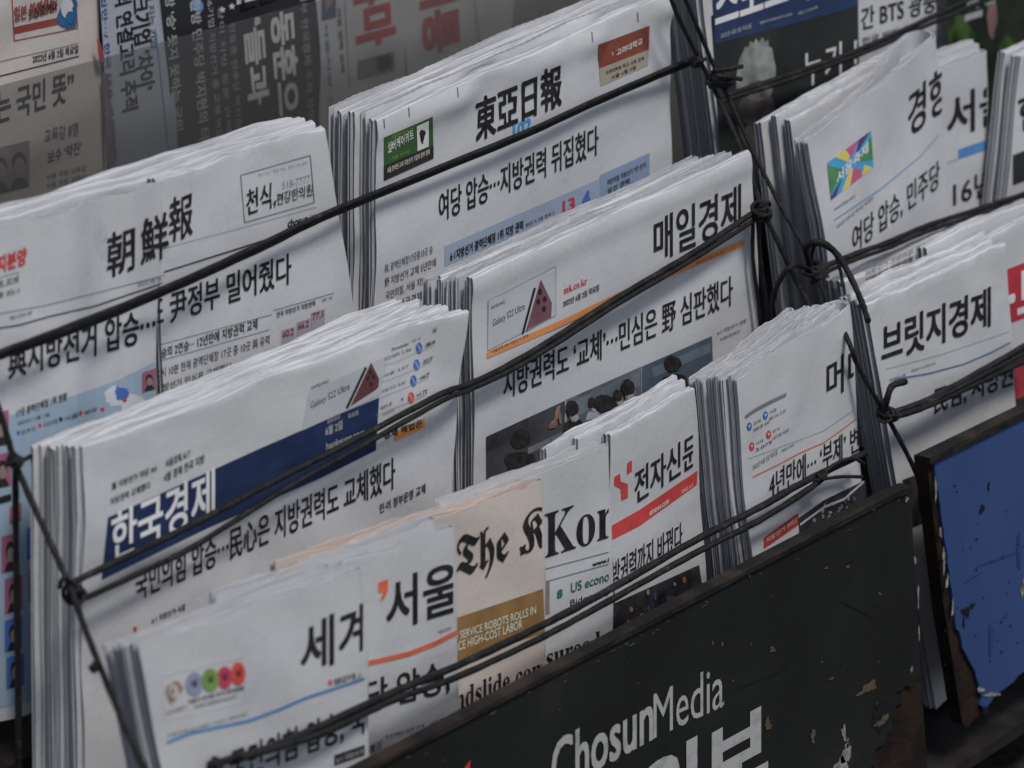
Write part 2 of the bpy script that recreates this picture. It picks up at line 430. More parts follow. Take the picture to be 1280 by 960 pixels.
# ------------------------------------------------------------------ the sheets on the booth wall and the clear screen over them
def wallsheet(TL, TR, BR, BL, Y, seed, mat, label, amp=.002):
    pg = Page(TL, TR, BR, BL, Y, amp=amp, seed=seed)
    u, v = np.meshgrid(np.linspace(0, 1, 40), np.linspace(1, 0, 40))
    P = pg.grid(u, v); d = P-pg.A; P = P-pg.n*pg.disp(d@pg.eu, d@pg.ev)[..., None]
    g = Geo(); org = pg.grid(.5, 0.); g.shell(P-org, .0004, pg.n)
    o = g.build('newspaper_sheet', mat, label=label, cat='newspaper sheet', group='newspaper sheets displayed on the booth wall'); o.location = org
    return pg, o
YW = .50
pgA, sA = wallsheet((-150, -110), (118, -190), (142, 420), (-150, 500), YW, 51, OLDP, 'warm toned newspaper sheet with framed advertisement above portraits, behind the clear screen')
P = Print(pgA, sA, 'advertisement'); R1 = ink((140, 60, 50)); BLU = ink((38, 88, 130))
P.frame((18, 51), (97, 35), 75, 1.2, R1, dx=-4)
P.par((17, 43), (72, 31), 9, R1)
P.text('일본 불매운동', (18, 27), (70, 14), 18, R1, .03, z=2); P.text('은 심중하다', (33, 26), (72, 13), 13, BLACK, .03, z=2, clip=[((36, 0), (-1, 0))])
P.poly([(70, 25), (76, 8), (82, 18), (84, 0), (90, -10), (97, 4), (95, 34), (84, 36), (74, 31)], BLU, z=2)
P.ell((84, 10), 8, 13, ink((190, 188, 188)), z=3); P.ell((88, 22), 6, 8, BLU, z=4)
P.done()
P = Print(pgA, sA, 'rule_line'); P.line([(-40, 88), (0, 77), (98, 54)], .8, GREYI); P.line([(-40, 107), (0, 95), (99, 70)], 1.3, BLACK); P.done()
P = Print(pgA, sA, 'date_line'); P.text('2022년 6월 2일 목요일', (41, 79), (98, 66), 10, BLACK, .02); P.done()
P = Print(pgA, sA, 'headline'); P.text('는 국민 뜻”', (-4, 155), (92, 125), 38, BLACK, .03); P.done()
P = Print(pgA, sA, 'small_print')
P.text('교육감 8명', (56, 178), (98, 168), 16, GREYI, .015); P.text('보수 ‘약진’', (60, 205), (102, 192), 16, BLACK, .015)
for i in range(3): P.text('서울 지방 교육감', (58, 225+i*11), (108, 213+i*11), 7, GREYI)
P.done()
PHG = ink((120, 112, 108)); HAIR = ink((42, 40, 40)); SKG = ink((135, 118, 110))
for (x, y) in ((-14, 246), (10, 240)):
    P = Print(pgA, sA, 'portrait_photograph'); P.par((x, y), (x+27, y-7), 58, PHG)
    P.ell((x+14, y-38), 9, 12, HAIR, z=1); P.ell((x+14.5, y-32), 7, 11, SKG, z=2)
    P.poly([(x+3, y-2), (x+6, y-14), (x+14, y-19), (x+22, y-16), (x+26, y-7)], HAIR, z=2); P.done()
pgB_, sB = wallsheet((116, -190), (196, -215), (236, 420), (142, 440), YW-.003, 52, paper('grey_wall_newsprint', (.40, .43, .48), (.36, .39, .44)), 'pale newspaper sheet with black headline set sideways and a red blot along its left edge')
def side(pg, o, name, t, x, y0, y1, w, mat, bold=.03, dx=.07, z=1, layer=0):
    """a line of type turned a quarter clockwise: it runs down from (x,y0) to y1; w is its height, to the right"""
    P = Print(pg, o, name, layer=layer)
    P.text(t, (x, y0), (x+dx*(y1-y0), y1), w, mat, bold, up=(1, -.28), z=z); return P.done()
side(pgB_, sB, 'headline', '의 연결고리 추적', 143, -8, 140, 21, BLACK, .035)
side(pgB_, sB, 'headline', '테크기업 ‘차이’', 163, -20, 115, 22, BLACK, .035)
side(pgB_, sB, 'caption', '입만…/ 한국 대표 코리아 지금', 126, -5, 220, 7, ink((50, 75, 135)), .01)
side(pgB_, sB, 'caption', '에 지는 기업', 184, -10, 60, 8, GREYI, .01)
P = Print(pgB_, sB, 'red_blot'); RD = ink((138, 58, 66)); P.poly([(121, 48), (125, 52), (129, 64), (131, 78), (124, 78)], RD); P.poly([(128, 90), (136, 92), (140, 140), (146, 200), (134, 215), (130, 120)], ink((112, 88, 94)))
P.done(); P = Print(pgB_, sB, 'rule_line'); P.vline((195, 40), (211, 190), 1.2, ink((50, 110, 170))); P.done()
BLKP = paper('black_printed_newsprint', (.030, .031, .034), (.022, .022, .024), 0)
pgC_, sC = wallsheet((186, -230), (386, -285), (410, 420), (240, 440), YW-.006, 53, BLKP, 'black newspaper sheet with large white sideways lettering on the booth wall')
WH = ink((205, 205, 205)); WG = ink((150, 152, 152))
side(pgC_, sC, 'headline', '동훈으', 338, 20, 145, 30, WH, .045)
side(pgC_, sC, 'headline', '‘들과', 304, 28, 132, 26, WH, .045)
side(pgC_, sC, 'subheading', '의 한방 민주당 박지현의 터', 236, -20, 175, 13, WG, .03)
side(pgC_, sC, 'subheading', '지방 ‘승’ 못지 못하는 국민', 205, -20, 165, 12, WG, .03)
side(pgC_, sC, 'small_print', '86기업 지방선거 중 교체 여당', 258, -5, 175, 8, WG, .01)
side(pgC_, sC, 'small_print', '당이 지방 동훈 권력', 272, 10, 165, 7, WG, .0)
side(pgC_, sC, 'small_print', '한동훈 민주당 박지현', 286, 30, 160, 8, WG, .0)
side(pgC_, sC, 'small_print', '정부 한국경제 추적 차이', 374, -10, 150, 9, WG, .01)
P = Print(pgC_, sC, 'ornament')
for cx, cy in ((278, 12), (290, 8)):
    P.poly([(cx+(4.6 if k % 2 == 0 else 2)*math.sin(math.pi*k/5), cy-(4.6 if k % 2 == 0 else 2)*math.cos(math.pi*k/5)) for k in range(10)], WH)
P.par((296, 6), (345, -8), 30, WH); P.ell((246, 6), 8, 9, ink((85, 120, 175)), z=0, wob=.1); P.done()
P = Print(pgC_, sC, 'headline', layer=3); P.text('근는', (300, 12), (346, -2), 30, BLACK, .05); P.done()
pgD_, sD = wallsheet((386, -290), (500, -320), (515, 420), (410, 440), YW-.003, 54, SPORT, 'pale newspaper sheet with red sideways lettering behind the topmost pile')
pgE_, sE = wallsheet((500, -320), (640, -360), (645, 420), (515, 440), YW-.006, 55, SPORT, 'pale newspaper sheet with faded pink lettering, furthest right on the booth wall')
RED1 = ink((175, 52, 62)); RED2 = ink((165, 75, 80))
side(pgD_, sD, 'headline', '특마', 441, -35, 60, 48, RED1, .06); side(pgD_, sD, 'small_print', '서울지방 선거구', 405, 28, 180, 5, ink((70, 120, 160)), .01)
P = Print(pgD_, sD, 'photograph'); P.par((402, 26), (420, 21), 35, ink((70, 80, 110))); P.ell((411, 5), 5, 8, SKG); P.par((447, 100), (493, 88), 24, PHG); P.ell((480, 78), 9, 12, HAIR, wob=.2); P.done()
side(pgD_, sD, 'small_print', '지방 권력 교체', 421, 10, 90, 5, GREYI)
P = Print(pgD_, sD, 'rule_line'); P.vline((431, 0), (437, 110), .8, GREYI); P.done()
side(pgE_, sE, 'headline', '시통', 524, -35, 68, 46, RED2, .06)
P = Print(pgE_, sE, 'rule_line'); P.vline((592, -10), (600, 60), 1, ink((100, 130, 160))); P.done()
# plain sheet further right
pgF_, sF = wallsheet((640, -360), (900, -440), (900, 400), (645, 420), YW, 56, paper('dull_newsprint', (.30, .29, .285), (.26, .25, .25)), 'dull grey newspaper sheet mostly hidden behind the tallest pile')
# clear acrylic screen
m, n, l, b = nodes('smoky_acrylic', .12, .5)
tr = n.new('ShaderNodeBsdfTransparent'); tr.inputs[0].default_value = (.88, .88, .87, 1)
gl = n.new('ShaderNodeBsdfGlossy'); gl.inputs['Roughness'].default_value = .18; gl.inputs[0].default_value = (.8, .82, .84, 1)
df = n.new('ShaderNodeBsdfDiffuse'); df.inputs[0].default_value = (.17, .17, .17, 1)
mx = n.new('ShaderNodeMixShader'); mx.inputs[0].default_value = .05; l.new(tr.outputs[0], mx.inputs[1]); l.new(gl.outputs[0], mx.inputs[2])
mx2 = n.new('ShaderNodeMixShader'); mx2.inputs[0].default_value = .24; l.new(mx.outputs[0], mx2.inputs[1]); l.new(df.outputs[0], mx2.inputs[2])
l.new(mx2.outputs[0], n['Material Output'].inputs[0]); ACR = m
YP = .44
a, b_ = onY(-200, 162, YP), onY(1000, -160, YP)
bt = -.2
V = [(*a[:2], a[2]), (*b_[:2], b_[2]), (b_[0], b_[1], bt), (a[0], a[1], bt)]
V = [Vector(v) for v in V]; V += [v+Vector((0, .003, 0)) for v in V]
solid('clear_screen', [(V, [(0, 1, 2, 3), (7, 6, 5, 4), (0, 4, 5, 1), (1, 5, 6, 2), (2, 6, 7, 3), (3, 7, 4, 0)])], ACR, label='smoky clear acrylic screen standing in front of the wall sheets', cat='screen')

# ------------------------------------------------------------------ piles
ORD = ['front', 'second', 'third', 'fourth', 'fifth', 'sixth', 'seventh', 'eighth', 'ninth']
def pile(pg, desc, front_label, Ts, style, seed, mats=(PAPER, PAPER_IN), gap=.0012, group=None, styles=None, tf=None, dts=None, dus=None, shs=None, wa=.004, shear=0.0, vb=0.0, pitch=.0013, **kw):
    d = 0.0; out = None; rng = np.random.default_rng(seed)
    for k, T in enumerate(Ts):
        st = (styles or [style]*len(Ts))[k]
        lab = front_label if k == 0 else '%s newspaper from the front in %s' % (ORD[k], desc)
        dt = 0 if k == 0 else (dts[k] if dts else rng.uniform(-.012, .012))
        du = (0, 0) if k == 0 else (dus[k] if dus else (rng.uniform(-.008, .008), rng.uniform(-.012, .004)))
        r = newspaper(pg, k, d, T, st, seed*50+k, front=(k == 0), mats=mats, du=du, dt=dt, wave_amp=wa, label=lab, group=group or desc, tfold=(tf[k] if tf else None), shear=(shs*k/len(Ts) if shs else shear), pitch=pitch, vb=vb, **kw)
        if k == 0: out = r
        d += max(T, (tf[k] if tf and st == 'side' else T)*.0+T)+gap*rng.uniform(.6, 1.6)
    return out
def gauss(x, c, w): return np.exp(-((x-c)/w)**2)

# --- row A, far left: the broadsheet whose page buckles into two panels
pgCR = Page((190, 225), (405, 157), (474, 560), (210, 640), .120, amp=.0012, seed=3, disp=lambda u, v: .004*gauss(u, .1, .15))
root, fpR = pile(pgCR, 'the pile with the boxed clinic advertisement', 'front newspaper with a thin boxed clinic advertisement at its top right corner', [.009, .009, .009, .008], 'top', 3, styles=['top']*4, dts=[0, .004, .012, .012], dus=[(0, 0), (-.9, .0), (-1.1, -.01), (-1.1, -.03)], wa=.006)
pgCL = Page((-90, 304), (214, 226), (172, 850), (-120, 935), .111, yBL=.105, amp=.0014, seed=4, disp=lambda u, v: .009*gauss(u, .52, .10)+.006*gauss(u, .80, .08)-.004*gauss(u, .98, .06)+.004*gauss(u, .3, .08))
rootL, fpL = pile(pgCL, 'the buckled pile', 'buckled newspaper with bold Chinese masthead hanging low at the left edge', [.0055], 'side', 5, wa=.005, tf=[.0065])
P = Print(pgCR, fpR, 'clinic_advertisement'); LG = ink((150, 152, 155)); DK = ink((45, 45, 48))
P.frame((306, 278), (393, 253), 59, .9, GREYI, dx=-5)
P.text('천식·천식 한의원', (322, 221), (384, 205), 4, LG, 0); P.text('518-7777', (353, 236), (388, 227), 9, LG, 0, z=1)
P.text('천식,', (308, 271), (345, 259), 33, BLACK, .015, rough=.5); P.text('편강한의원', (346, 257), (391, 244), 15, DK, .005, rough=.4); P.done()
P = Print(pgCR, fpR, 'masthead'); P.text('報', (212, 305), (241, 293), 55, BLACK, .02, rough=.6); P.done()
P = Print(pgCR, fpR, 'web_address'); P.text('chosun', (360, 284), (385, 277), 9, BLACK, .025); P.text('.com', (386, 277), (396, 274), 7, GREYI, 0); P.done()
P = Print(pgCR, fpR, 'rule_line'); P.line([(205, 310), (300, 285), (396, 258)], .7, LG); P.line([(205, 340), (300, 310), (396, 279)], 1.6, BLACK); P.line([(196, 432), (340, 393)], .7, GREYI); P.line([(342, 388), (418, 366)], .7, GREYI); P.line([(196, 452), (337, 412)], .7, GREYI); P.done()
P = Print(pgCR, fpR, 'headline'); P.text('또 尹정부 밀어줬다', (186, 413), (364, 354), 38, BLACK, .022); P.done()
small(pgCR, fpR, [('승의 2연승… 12년만에 지방권력 교체', 202, 448, 322, 411, 13)], 'subheading', mat=BLACK, bold=.01)
small(pgCR, fpR, [('10시 10분 현재 광역단체장 17곳 중 10곳 與 유력', 196, 474, 337, 430, 12), ('지방선거 민심은 교체했다', 196, 492, 290, 462, 10), ('국민의힘 압승', 196, 508, 300, 474, 9)], mat=DK)
P = Print(pgCR, fpR, 'bar_chart', 30); P.text('전국 지방선거 지방권력', (346, 397), (394, 382), 7, DK, .01); P.text('경:%', (402, 378), (416, 373), 4, GREYI, 0); BARC = ink((150, 142, 150))
for (x, y, t) in ((352, 424, '60.2'), (371, 414, '66.2'), (389, 402, '77.1')):
    P.par((x, y+60), (x+17, y+55), 71, BARC); P.text(t, (x+2, y-2), (x+15, y-6), 8, RD, .01, z=2)
P.done()
# the left panel
P = Print(pgCL, fpL, 'masthead'); P.text('朝', (134, 348), (168, 337), 55, BLACK, .018, rough=.6); P.text('鮮', (177, 331), (210, 321), 56, BLACK, .018, rough=.6); P.done()
P = Print(pgCL, fpL, 'advertisement'); RDI = ink((190, 45, 50)); P.text('그렇지분양', (-28, 350), (33, 330), 21, RDI, .05); P.text('서울 02-1', (-12, 375), (24, 366), 7, GREYI, .01)
P.frame((-12, 362), (23, 352), 12, .8, ink((70, 130, 90))); P.text('서울 경제', (-10, 360), (22, 352), 7, DK, 0); P.done()
P = Print(pgCL, fpL, 'rule_line'); P.line([(-40, 397), (0, 392), (60, 381), (120, 366), (206, 344)], .8, GREYI); P.line([(-40, 415), (0, 410), (25, 406), (60, 396), (120, 382), (203, 354)], 1.5, BLACK); P.done()
small(pgCL, fpL, [('제31534 40', 12, 401, 40, 393, 6), ('2022년 6월 2일', 172, 359, 202, 350, 6)])
P = Print(pgCL, fpL, 'headline'); P.text('與지방선거 압승…', (11, 474), (194, 424), 42, BLACK, .026); P.done()
P = Print(pgCL, fpL, 'results_map'); LB = ink((140, 160, 176)); PKI = ink((150, 84, 108)); BL2 = ink((60, 100, 170)); LGY = ink((190, 192, 196))
P.poly([(-60, 545), (0, 522), (40, 511), (100, 492), (150, 474), (194, 452), (176, 820), (60, 870), (-60, 900)], LB)
P.text('17곳 광역단체장 1위 현황', (21, 522), (84, 500), 10, DK, .02, z=1); P.text('2022년 6월 2일', (22, 532), (62, 520), 5, GREYI, z=1)
for (x, y, c, t) in ((23, 541, BL2, '민주당'), (50, 532, RDI, '국민의힘'), (76, 524, BLACK, '서울'), (101, 516, RDI, '승')):
    P.ell((x, y), 2.2, 3, c, z=1, n=10); P.text(t, (x+4, y+3), (x+22, y-3), 6, GREYI, .01, z=1)
P.ell((143, 495), 13, 12, LGY, z=1, wob=.15); P.ell((152, 492), 8, 10, BL2, z=2, wob=.2); P.ell((128, 512), 3, 3, RDI, z=2, n=8); P.ell((156, 500), 3, 2.5, RDI, z=3, n=8); P.ell((165, 505), 14, 16, LGY, z=1, wob=.12)
P.done()
for (x, y, h, wd, c) in ((178, 491, 25, 17, PKI), (-9, 560, 42, 20, PKI), (-8, 612, 42, 22, PKI), (12, 656, 22, 15, PKI), (2, 717, 46, 22, PKI), (6, 768, 44, 22, PKI), (6, 816, 40, 22, BL2), (8, 862, 40, 22, BL2), (34, 700, 40, 20, BL2), (36, 752, 40, 20, PKI), (38, 806, 40, 20, PKI)):
    P = Print(pgCL, fpL, 'candidate_portrait', layer=2); P.par((x, y), (x+wd, y-6), h, c); P.ell((x+wd*.5, y-h*.55-3), wd*.26, h*.26, HAIR, z=1); P.ell((x+wd*.52, y-h*.45-3), wd*.2, h*.2, SKG, z=2)
    P.poly([(x+wd*.15, y-2), (x+wd*.3, y-h*.25-2), (x+wd*.7, y-h*.25-4), (x+wd*.9, y-5)], HAIR, z=2); P.done()
P = Print(pgCL, fpL, 'caption', layer=2); P.par((-10, 633), (14, 626), 9, BLACK); P.done()

# --- row A: the tall pile with the Chinese masthead and green advertisement
pgD = Page((470, 149), (838, -10), (840, 350), (468, 520), .120, amp=.0009, seed=7, disp=lambda u, v: .003*gauss(v, .05, .05)*(1+wave(u, 5, 3, 2)))
root, fpD = pile(pgD, 'the tallest pile behind the green advertisement', 'front newspaper with four character masthead, green advertisement and brown advertisement', [.012, .005, .0075, .005, .007, .005], 'top', 7, styles=['top', 'cut', 'top', 'cut', 'top', 'cut'], gap=.0022, wa=.004)
P = Print(pgD, fpD, 'green_advertisement'); GN = ink((52, 88, 48)); DBR = ink((48, 42, 36)); YG = ink((130, 150, 60)); CRM = ink((205, 205, 195))
P.box((480, 172), (541, 146), (542, 198), (480, 226), GN); P.box((480, 207), (542, 182), (542, 198), (480, 226), DBR, z=1)
P.text('실버케어키트', (485, 192), (517, 174), 13, CRM, .015, z=2, rough=.3); P.text('서울 한의 경제 교육', (490, 174), (517, 162), 4, YG, 0, z=2); P.text('서울 한의원', (490, 200), (512, 191), 4, YG, 0, z=2)
P.box((521, 158), (536, 151), (536, 183), (522, 189), CRM, z=2); P.ell((529, 171), 5, 9, DBR, z=3, wob=.15); P.text('서울 한의원 교육 지방선거 기업의 정부 경제', (484, 217), (537, 193), 7, CRM, .01, z=2); P.done()
P = Print(pgD, fpD, 'masthead'); P.text('東亞日報', (595, 178), (702, 131), 52, BLACK, .03, rough=.5); P.done()
P = Print(pgD, fpD, 'anniversary_number'); P.text('102', (642, 172), (664, 163), 16, ink((45, 135, 200)), .04); P.done()
P = Print(pgD, fpD, 'brown_advertisement'); BRN = ink((125, 62, 48)); BEI = ink((150, 142, 125))
P.box((748, 56), (812, 32), (811, 62), (749, 86), BRN); P.box((749, 86), (811, 62), (810, 82), (751, 108), BEI)
P.text('고려대학교', (771, 70), (803, 55), 8, CRM, .02, z=1); P.ell((763, 68), 3.5, 4.5, CRM, z=1); P.text('국제대학원 학교 교육 경제', (757, 94), (805, 75), 5, DBR, .01, z=1); P.text('서울 6월 2일', (764, 100), (795, 86), 5, DBR, .01, z=1); P.done()
small(pgD, fpD, [('2022년 6월 2일 목요일 제31431 서울 한국경제 www.donga.com', 480, 241, 596, 195, 6), ('서울 경제 신문', 776, 112, 812, 98, 4)], mat=DK)
P = Print(pgD, fpD, 'press_mark'); [P.vline((x, y), (x+1, y+12), 1.1, GREYI) for (x, y) in ((480, 148), (511, 134), (572, 109), (797, 15), (740, 40))]; P.done()
P = Print(pgD, fpD, 'headline'); P.text('여당 압승…지방권력 뒤집혔다', (549, 278), (748, 193), 37, BLACK, .02); P.done()
P = Print(pgD, fpD, 'results_panel'); PB = ink((138, 152, 172)); PB2 = ink((120, 138, 165))
P.poly([(556, 308), (812, 196), (812, 300), (556, 420)], PB); P.poly([(750, 219), (812, 191), (812, 262), (750, 290)], PB2, z=1)
P.text('6·1지방선거 광역단체장 1위 지방 권력', (563, 327), (654, 287), 12, BLACK, .03, z=2); P.text('2022 % 2일 현재 2', (657, 284), (693, 268), 5, GREYI, z=2)
P.text('13', (704, 268), (718, 262), 16, ink((170, 40, 70)), .05, z=2); P.text('4', (728, 259), (737, 255), 17, BL2, .05, z=2)
P.text('국민의힘 지방선거 7곳 선거', (759, 232), (807, 209), 7, DK, .01, z=3); P.text('당선 권력', (760, 242), (787, 229), 7, DK, .01, z=3); P.done()
small(pgD, fpD, [('與, 광역단체장17곳중13곳 승', 481, 342, 541, 317, 11), ('野 지방선거 교체 5년만에', 481, 359, 545, 333, 11), ('국민의힘, 서울 지방 권력', 482, 376, 545, 350, 11), ('경기 한국경제 승부', 482, 393, 545, 367, 11)], mat=DK)

# --- row A, right column: the sports paper
pgS = Page((862, -140), (1160, -260), (1175, 200), (915, 310), .120, amp=.001, seed=9)
root, fpS = pile(pgS, 'the pile behind the sports paper', 'sports newspaper with blue banner and photograph of a white haired man', [.009, .0065, .008, .006, .007], 'top', 9, gap=.003)
NV = ink((36, 54, 88)); DPH = mottled('night_photo_print', (.022, .026, .026), (.04, .042, .04), 14)
P = Print(pgS, fpS, 'front_photograph'); P.poly([(889, 20), (1072, -60), (1075, 180), (1075, 260), (912, 330), (898, 160)], DPH)
P.poly([(885, -100), (1072, -160), (1072, 8), (894, 55)], NV, z=1)
HR = mottled('white_hair_print', (.17, .18, .17), (.36, .37, .35), 55); FS = mottled('dim_face_print', (.07, .06, .058), (.13, .11, .105), 60)
P.ell((946, 148), 24, 42, FS, z=1); P.poly([(920, 116), (921, 92), (924, 74), (932, 58), (935, 60), (938, 51), (942, 54), (945, 48), (949, 53), (953, 46), (957, 53), (960, 49), (961, 58), (965, 60), (967, 72), (970, 84), (969, 104), (962, 110), (950, 100), (938, 102), (930, 112)], HR, z=2); P.ell((946, 112), 20, 14, mottled('temple_print', (.12, .115, .105), (.20, .19, .175), 60), z=1)
P.ell((955, 150), 6, 4, BLACK, z=3); P.ell((930, 156), 5, 3, BLACK, z=3); P.done()
P = Print(pgS, fpS, 'masthead', layer=2); P.text('스포츠서울', (895, 38), (1046, -14), 62, WH, .035); P.text('2022년 6월 2일 목요일', (901, 48), (939, 35), 6, WG, .02); P.text('sportsseoul.com', (950, 31), (990, 20), 5, WG, .02); P.text('제11549', (997, 20), (1022, 11), 5, WG, .01); P.done()
P = Print(pgS, fpS, 'headline', layer=2); P.text('누가 다', (1004, 110), (1092, 84), 44, WH, .01, clip=[((1071, 0), (1, 0))]); P.done()
P = Print(pgS, fpS, 'side_headline'); P.text('간 BTS 광풍', (1077, 38), (1170, 14), 28, BLACK, .02); P.text('한국 방탄 광풍', (1078, 56), (1150, 36), 9, GREYI, .01); P.done()

# --- row A, far right: the paper with the green football photograph
pgG = Page((1180, -80), (1420, -180), (1430, 180), (1190, 280), .135, amp=.001, seed=10)
root, fpG = pile(pgG, 'the pile with the dark green photograph', 'newspaper with dark green photograph in the top right corner of the photo', [.008, .008], 'top', 10)
GRS = mottled('grass_print', (.018, .03, .012), (.07, .13, .035), 40); P = Print(pgG, fpG, 'front_photograph'); P.poly([(1181, -60), (1420, -150), (1425, 170), (1190, 260)], mottled('dark_green_print', (.012, .016, .012), (.03, .04, .025), 20)); P.ell((1200, 45), 18, 26, GRS, z=1, wob=.15); P.ell((1262, 70), 16, 22, GRS, z=1, wob=.2)
P.par((1206, 27), (1228, 20), 8, WG, z=2); P.ell((1240, 22), 6, 26, ink((120, 95, 90)), z=2, wob=.1); P.text('첫 골', (1209, 14), (1245, 2), 18, WG, .04, z=2); P.done()

# --- row B, left: the business daily with the navy banner
pgH = Page((103, 560), (575, 383), (552, 745), (104, 1050), 0.0, yTR=-.004, amp=.0016, seed=11, disp=lambda u, v: .010*gauss(u, 1.0, .10)*np.clip(1-v*1.5, 0, 1)+.004*gauss(v, 1.0, .3)*(u < .4))
root, fpH = pile(pgH, 'the pile behind the navy banner', 'front newspaper with a navy banner masthead and a folded up right corner', [.0085, .010, .006, .009, .0065, .0075], 'top', 11, gap=.0018, wa=.006, shs=.05, dts=[0, .0, -.006, -.008, -.016, -.018], dus=[(0, 0), (.002, -.03), (-.004, -.035), (.0, -.05), (.006, -.04), (-.003, -.05)])
P = Print(pgH, fpH, 'banner'); NB = ink((27, 43, 78)); P.poly([(135, 647), (324, 561), (400, 528), (474, 497), (470, 563), (400, 598), (260, 660), (127, 725)], NB)
P.text('한국경제', (140, 704), (268, 645), 60, ink((215, 217, 222)), .025, z=1)
P.text('2022년', (409, 530), (425, 523), 5, WG, .02, z=1); P.text('6월 2일', (407, 545), (428, 536), 11, WG, .03, z=1); P.text('목요일', (435, 524), (448, 518), 6, WG, .02, z=1); P.text('hankyung.com', (408, 565), (456, 546), 11, WG, .03, z=1); P.done()
small(pgH, fpH, [('黨 지방선거 여당 A4', 140, 613, 196, 589, 9), ('지방권력 교체했다', 138, 632, 188, 610, 9), ('서울경제 A17', 207, 585, 238, 571, 10), ('4월 경제 전국 지방', 205, 603, 256, 578, 11)], mat=DK, bold=.012)
P = Print(pgH, fpH, 'phone_advertisement'); PNL = ink((166, 168, 173)); MRN = ink((92, 52, 56)); MR2 = ink((50, 34, 38))
P.poly([(386, 491), (487, 443), (474, 495), (378, 538)], PNL); P.text('SAMSUNG', (389, 487), (411, 478), 4, DK, .02, z=1); P.text('Galaxy S22 Ultra', (388, 514), (437, 489), 11, DK, .0, z=1)
P.poly([(438, 508), (464, 453), (474, 474), (473, 484), (470, 487)], MRN, z=1); P.poly([(432, 510), (456, 459), (459, 460), (435, 511)], BLACK, z=1)
[P.ell((x, y), 2, 3, MR2, z=2, n=10) for (x, y) in ((463, 465), (460, 473), (467, 471), (464, 480))]; P.done()
P = Print(pgH, fpH, 'market_index', 40); P.text('MarketIndex', (490, 439), (511, 431), 4, BLACK, .03); P.text('6월 1일', (515, 428), (526, 424), 3, GREYI); P.text('A2', (541, 416), (546, 414), 5, DK)
for i, (x, y, c, t, u_) in enumerate(((524, 435, BL2, '-208.44', 'KOSPI 2.66'), (521, 456, BL2, '-322.37', '서울 2.57'), (517, 476, BL2, '-144.27', '서울지수 8.82'), (514, 497, ink((190, 60, 50)), '+1.72', '원 1'))):
    P.ell((x, y), 4, 7, c, n=14); P.line([(x-2, y-4), (x+2, y+3)], 1.5, LGY, z=2); P.text(t, (x+7, y), (x+20, y-6), 5, DK, .01); P.text(u_, (x-43+i*1, y+16), (x-10, y+3), 4, GREYI, .01); P.line([(x-44, y+22), (x+18, y-3)], .6, LG)
P.text('(2022)', (479, 520), (493, 514), 3, GREYI); P.done()
P = Print(pgH, fpH, 'orange_tag'); ORG = ink((205, 135, 48)); P.par((493, 552), (531, 535), 12, ORG); P.text('경제 해법은', (480, 550), (528, 533), 9, BLACK, .03, z=1); P.done()
P = Print(pgH, fpH, 'headline'); P.text('국민의힘 압승…民心은 지방권력도 교체했다', (170, 752), (494, 610), 39, BLACK, .02); P.done()
small(pgH, fpH, [('6·1 지방선거·서울', 190, 780, 232, 762, 8), ('민·이 정부운명 교체', 475, 642, 532, 616, 12)], mat=DK, bold=.015)
P = Print(pgH, fpH, 'red_mark'); P.ell((169, 786), 2.4, 3.4, RDI, n=10); P.done()

# --- row B, middle: the business daily with the orange line
pgM = Page((590, 346), (937, 190), (958, 480), (594, 720), 0.0, amp=.0008, seed=13, disp=lambda u, v: .002*gauss(v, .04, .04))
root, fpM = pile(pgM, 'the pile behind the orange line in the centre', 'front newspaper with an orange line and a maroon phone advertisement, centre of the rack', [.0085, .005, .007, .0045, .0075, .005, .0055], 'cut', 13, styles=['top', 'cut', 'cut', 'cut', 'top', 'cut', 'cut'], gap=.0018, wa=.0035, dts=[0, -.014, -.018, -.034, -.036, -.05, -.052], dus=[(0, 0), (0, -.02), (.004, -.01), (-.004, -.03), (0, -.02), (-.006, -.03), (.002, -.03)])
P = Print(pgM, fpM, 'phone_advertisement'); P.poly([(611, 376), (696, 337), (695, 394), (610, 438)], ink((170, 172, 177))); P.frame((610, 438), (695, 394), 62, .7, LG, z=1)
P.text('SAMSUNG', (614, 387), (631, 379), 4, DK, .02, z=1); P.text('Galaxy S22 Ultra', (616, 411), (656, 389), 11, DK, 0, z=1)
P.poly([(657, 415), (676, 349), (690, 379), (689, 397)], ink((112, 72, 82)), z=1); P.poly([(652, 417), (667, 360), (670, 360), (655, 417)], BLACK, z=1)
[P.ell((x, y), 2.6, 4, MR2, z=2, n=10) for (x, y) in ((675, 365), (673, 377), (681, 374), (680, 386))]; P.done()
P = Print(pgM, fpM, 'web_address'); P.text('𝐦𝐤.𝐜𝐨.𝐤𝐫', (705, 368), (734, 355), 9, RDI, -.008); P.done()
P = Print(pgM, fpM, 'date_line'); P.text('2022년 6월 2일 목요일', (704, 384), (749, 363), 8, BLACK, .015); P.done()
P = Print(pgM, fpM, 'orange_line'); P.line([(609, 444), (700, 405), (777, 368), (860, 333), (930, 303)], 8, ink((205, 128, 62))); P.text('서울경제 제9 지방선거 경제', (615, 442), (660, 421), 4, ink((120, 60, 30)), .01, z=2); P.text('www.mk.co.kr', (870, 331), (905, 316), 4, ink((120, 60, 30)), .01, z=2); P.done()
P = Print(pgM, fpM, 'masthead'); P.text('매일경제', (818, 329), (926, 284), 54, BLACK, .02); P.done()
P = Print(pgM, fpM, 'headline'); P.text('지방권력도 ‘교체’…민심은 野 심판했다', (630, 500), (916, 381), 37, BLACK, .017); P.done()
small(pgM, fpM, [('6·1 지방선거 현황', 897, 419, 933, 403, 5), ('지방권력도', 900, 427, 926, 415, 4)], mat=DK)
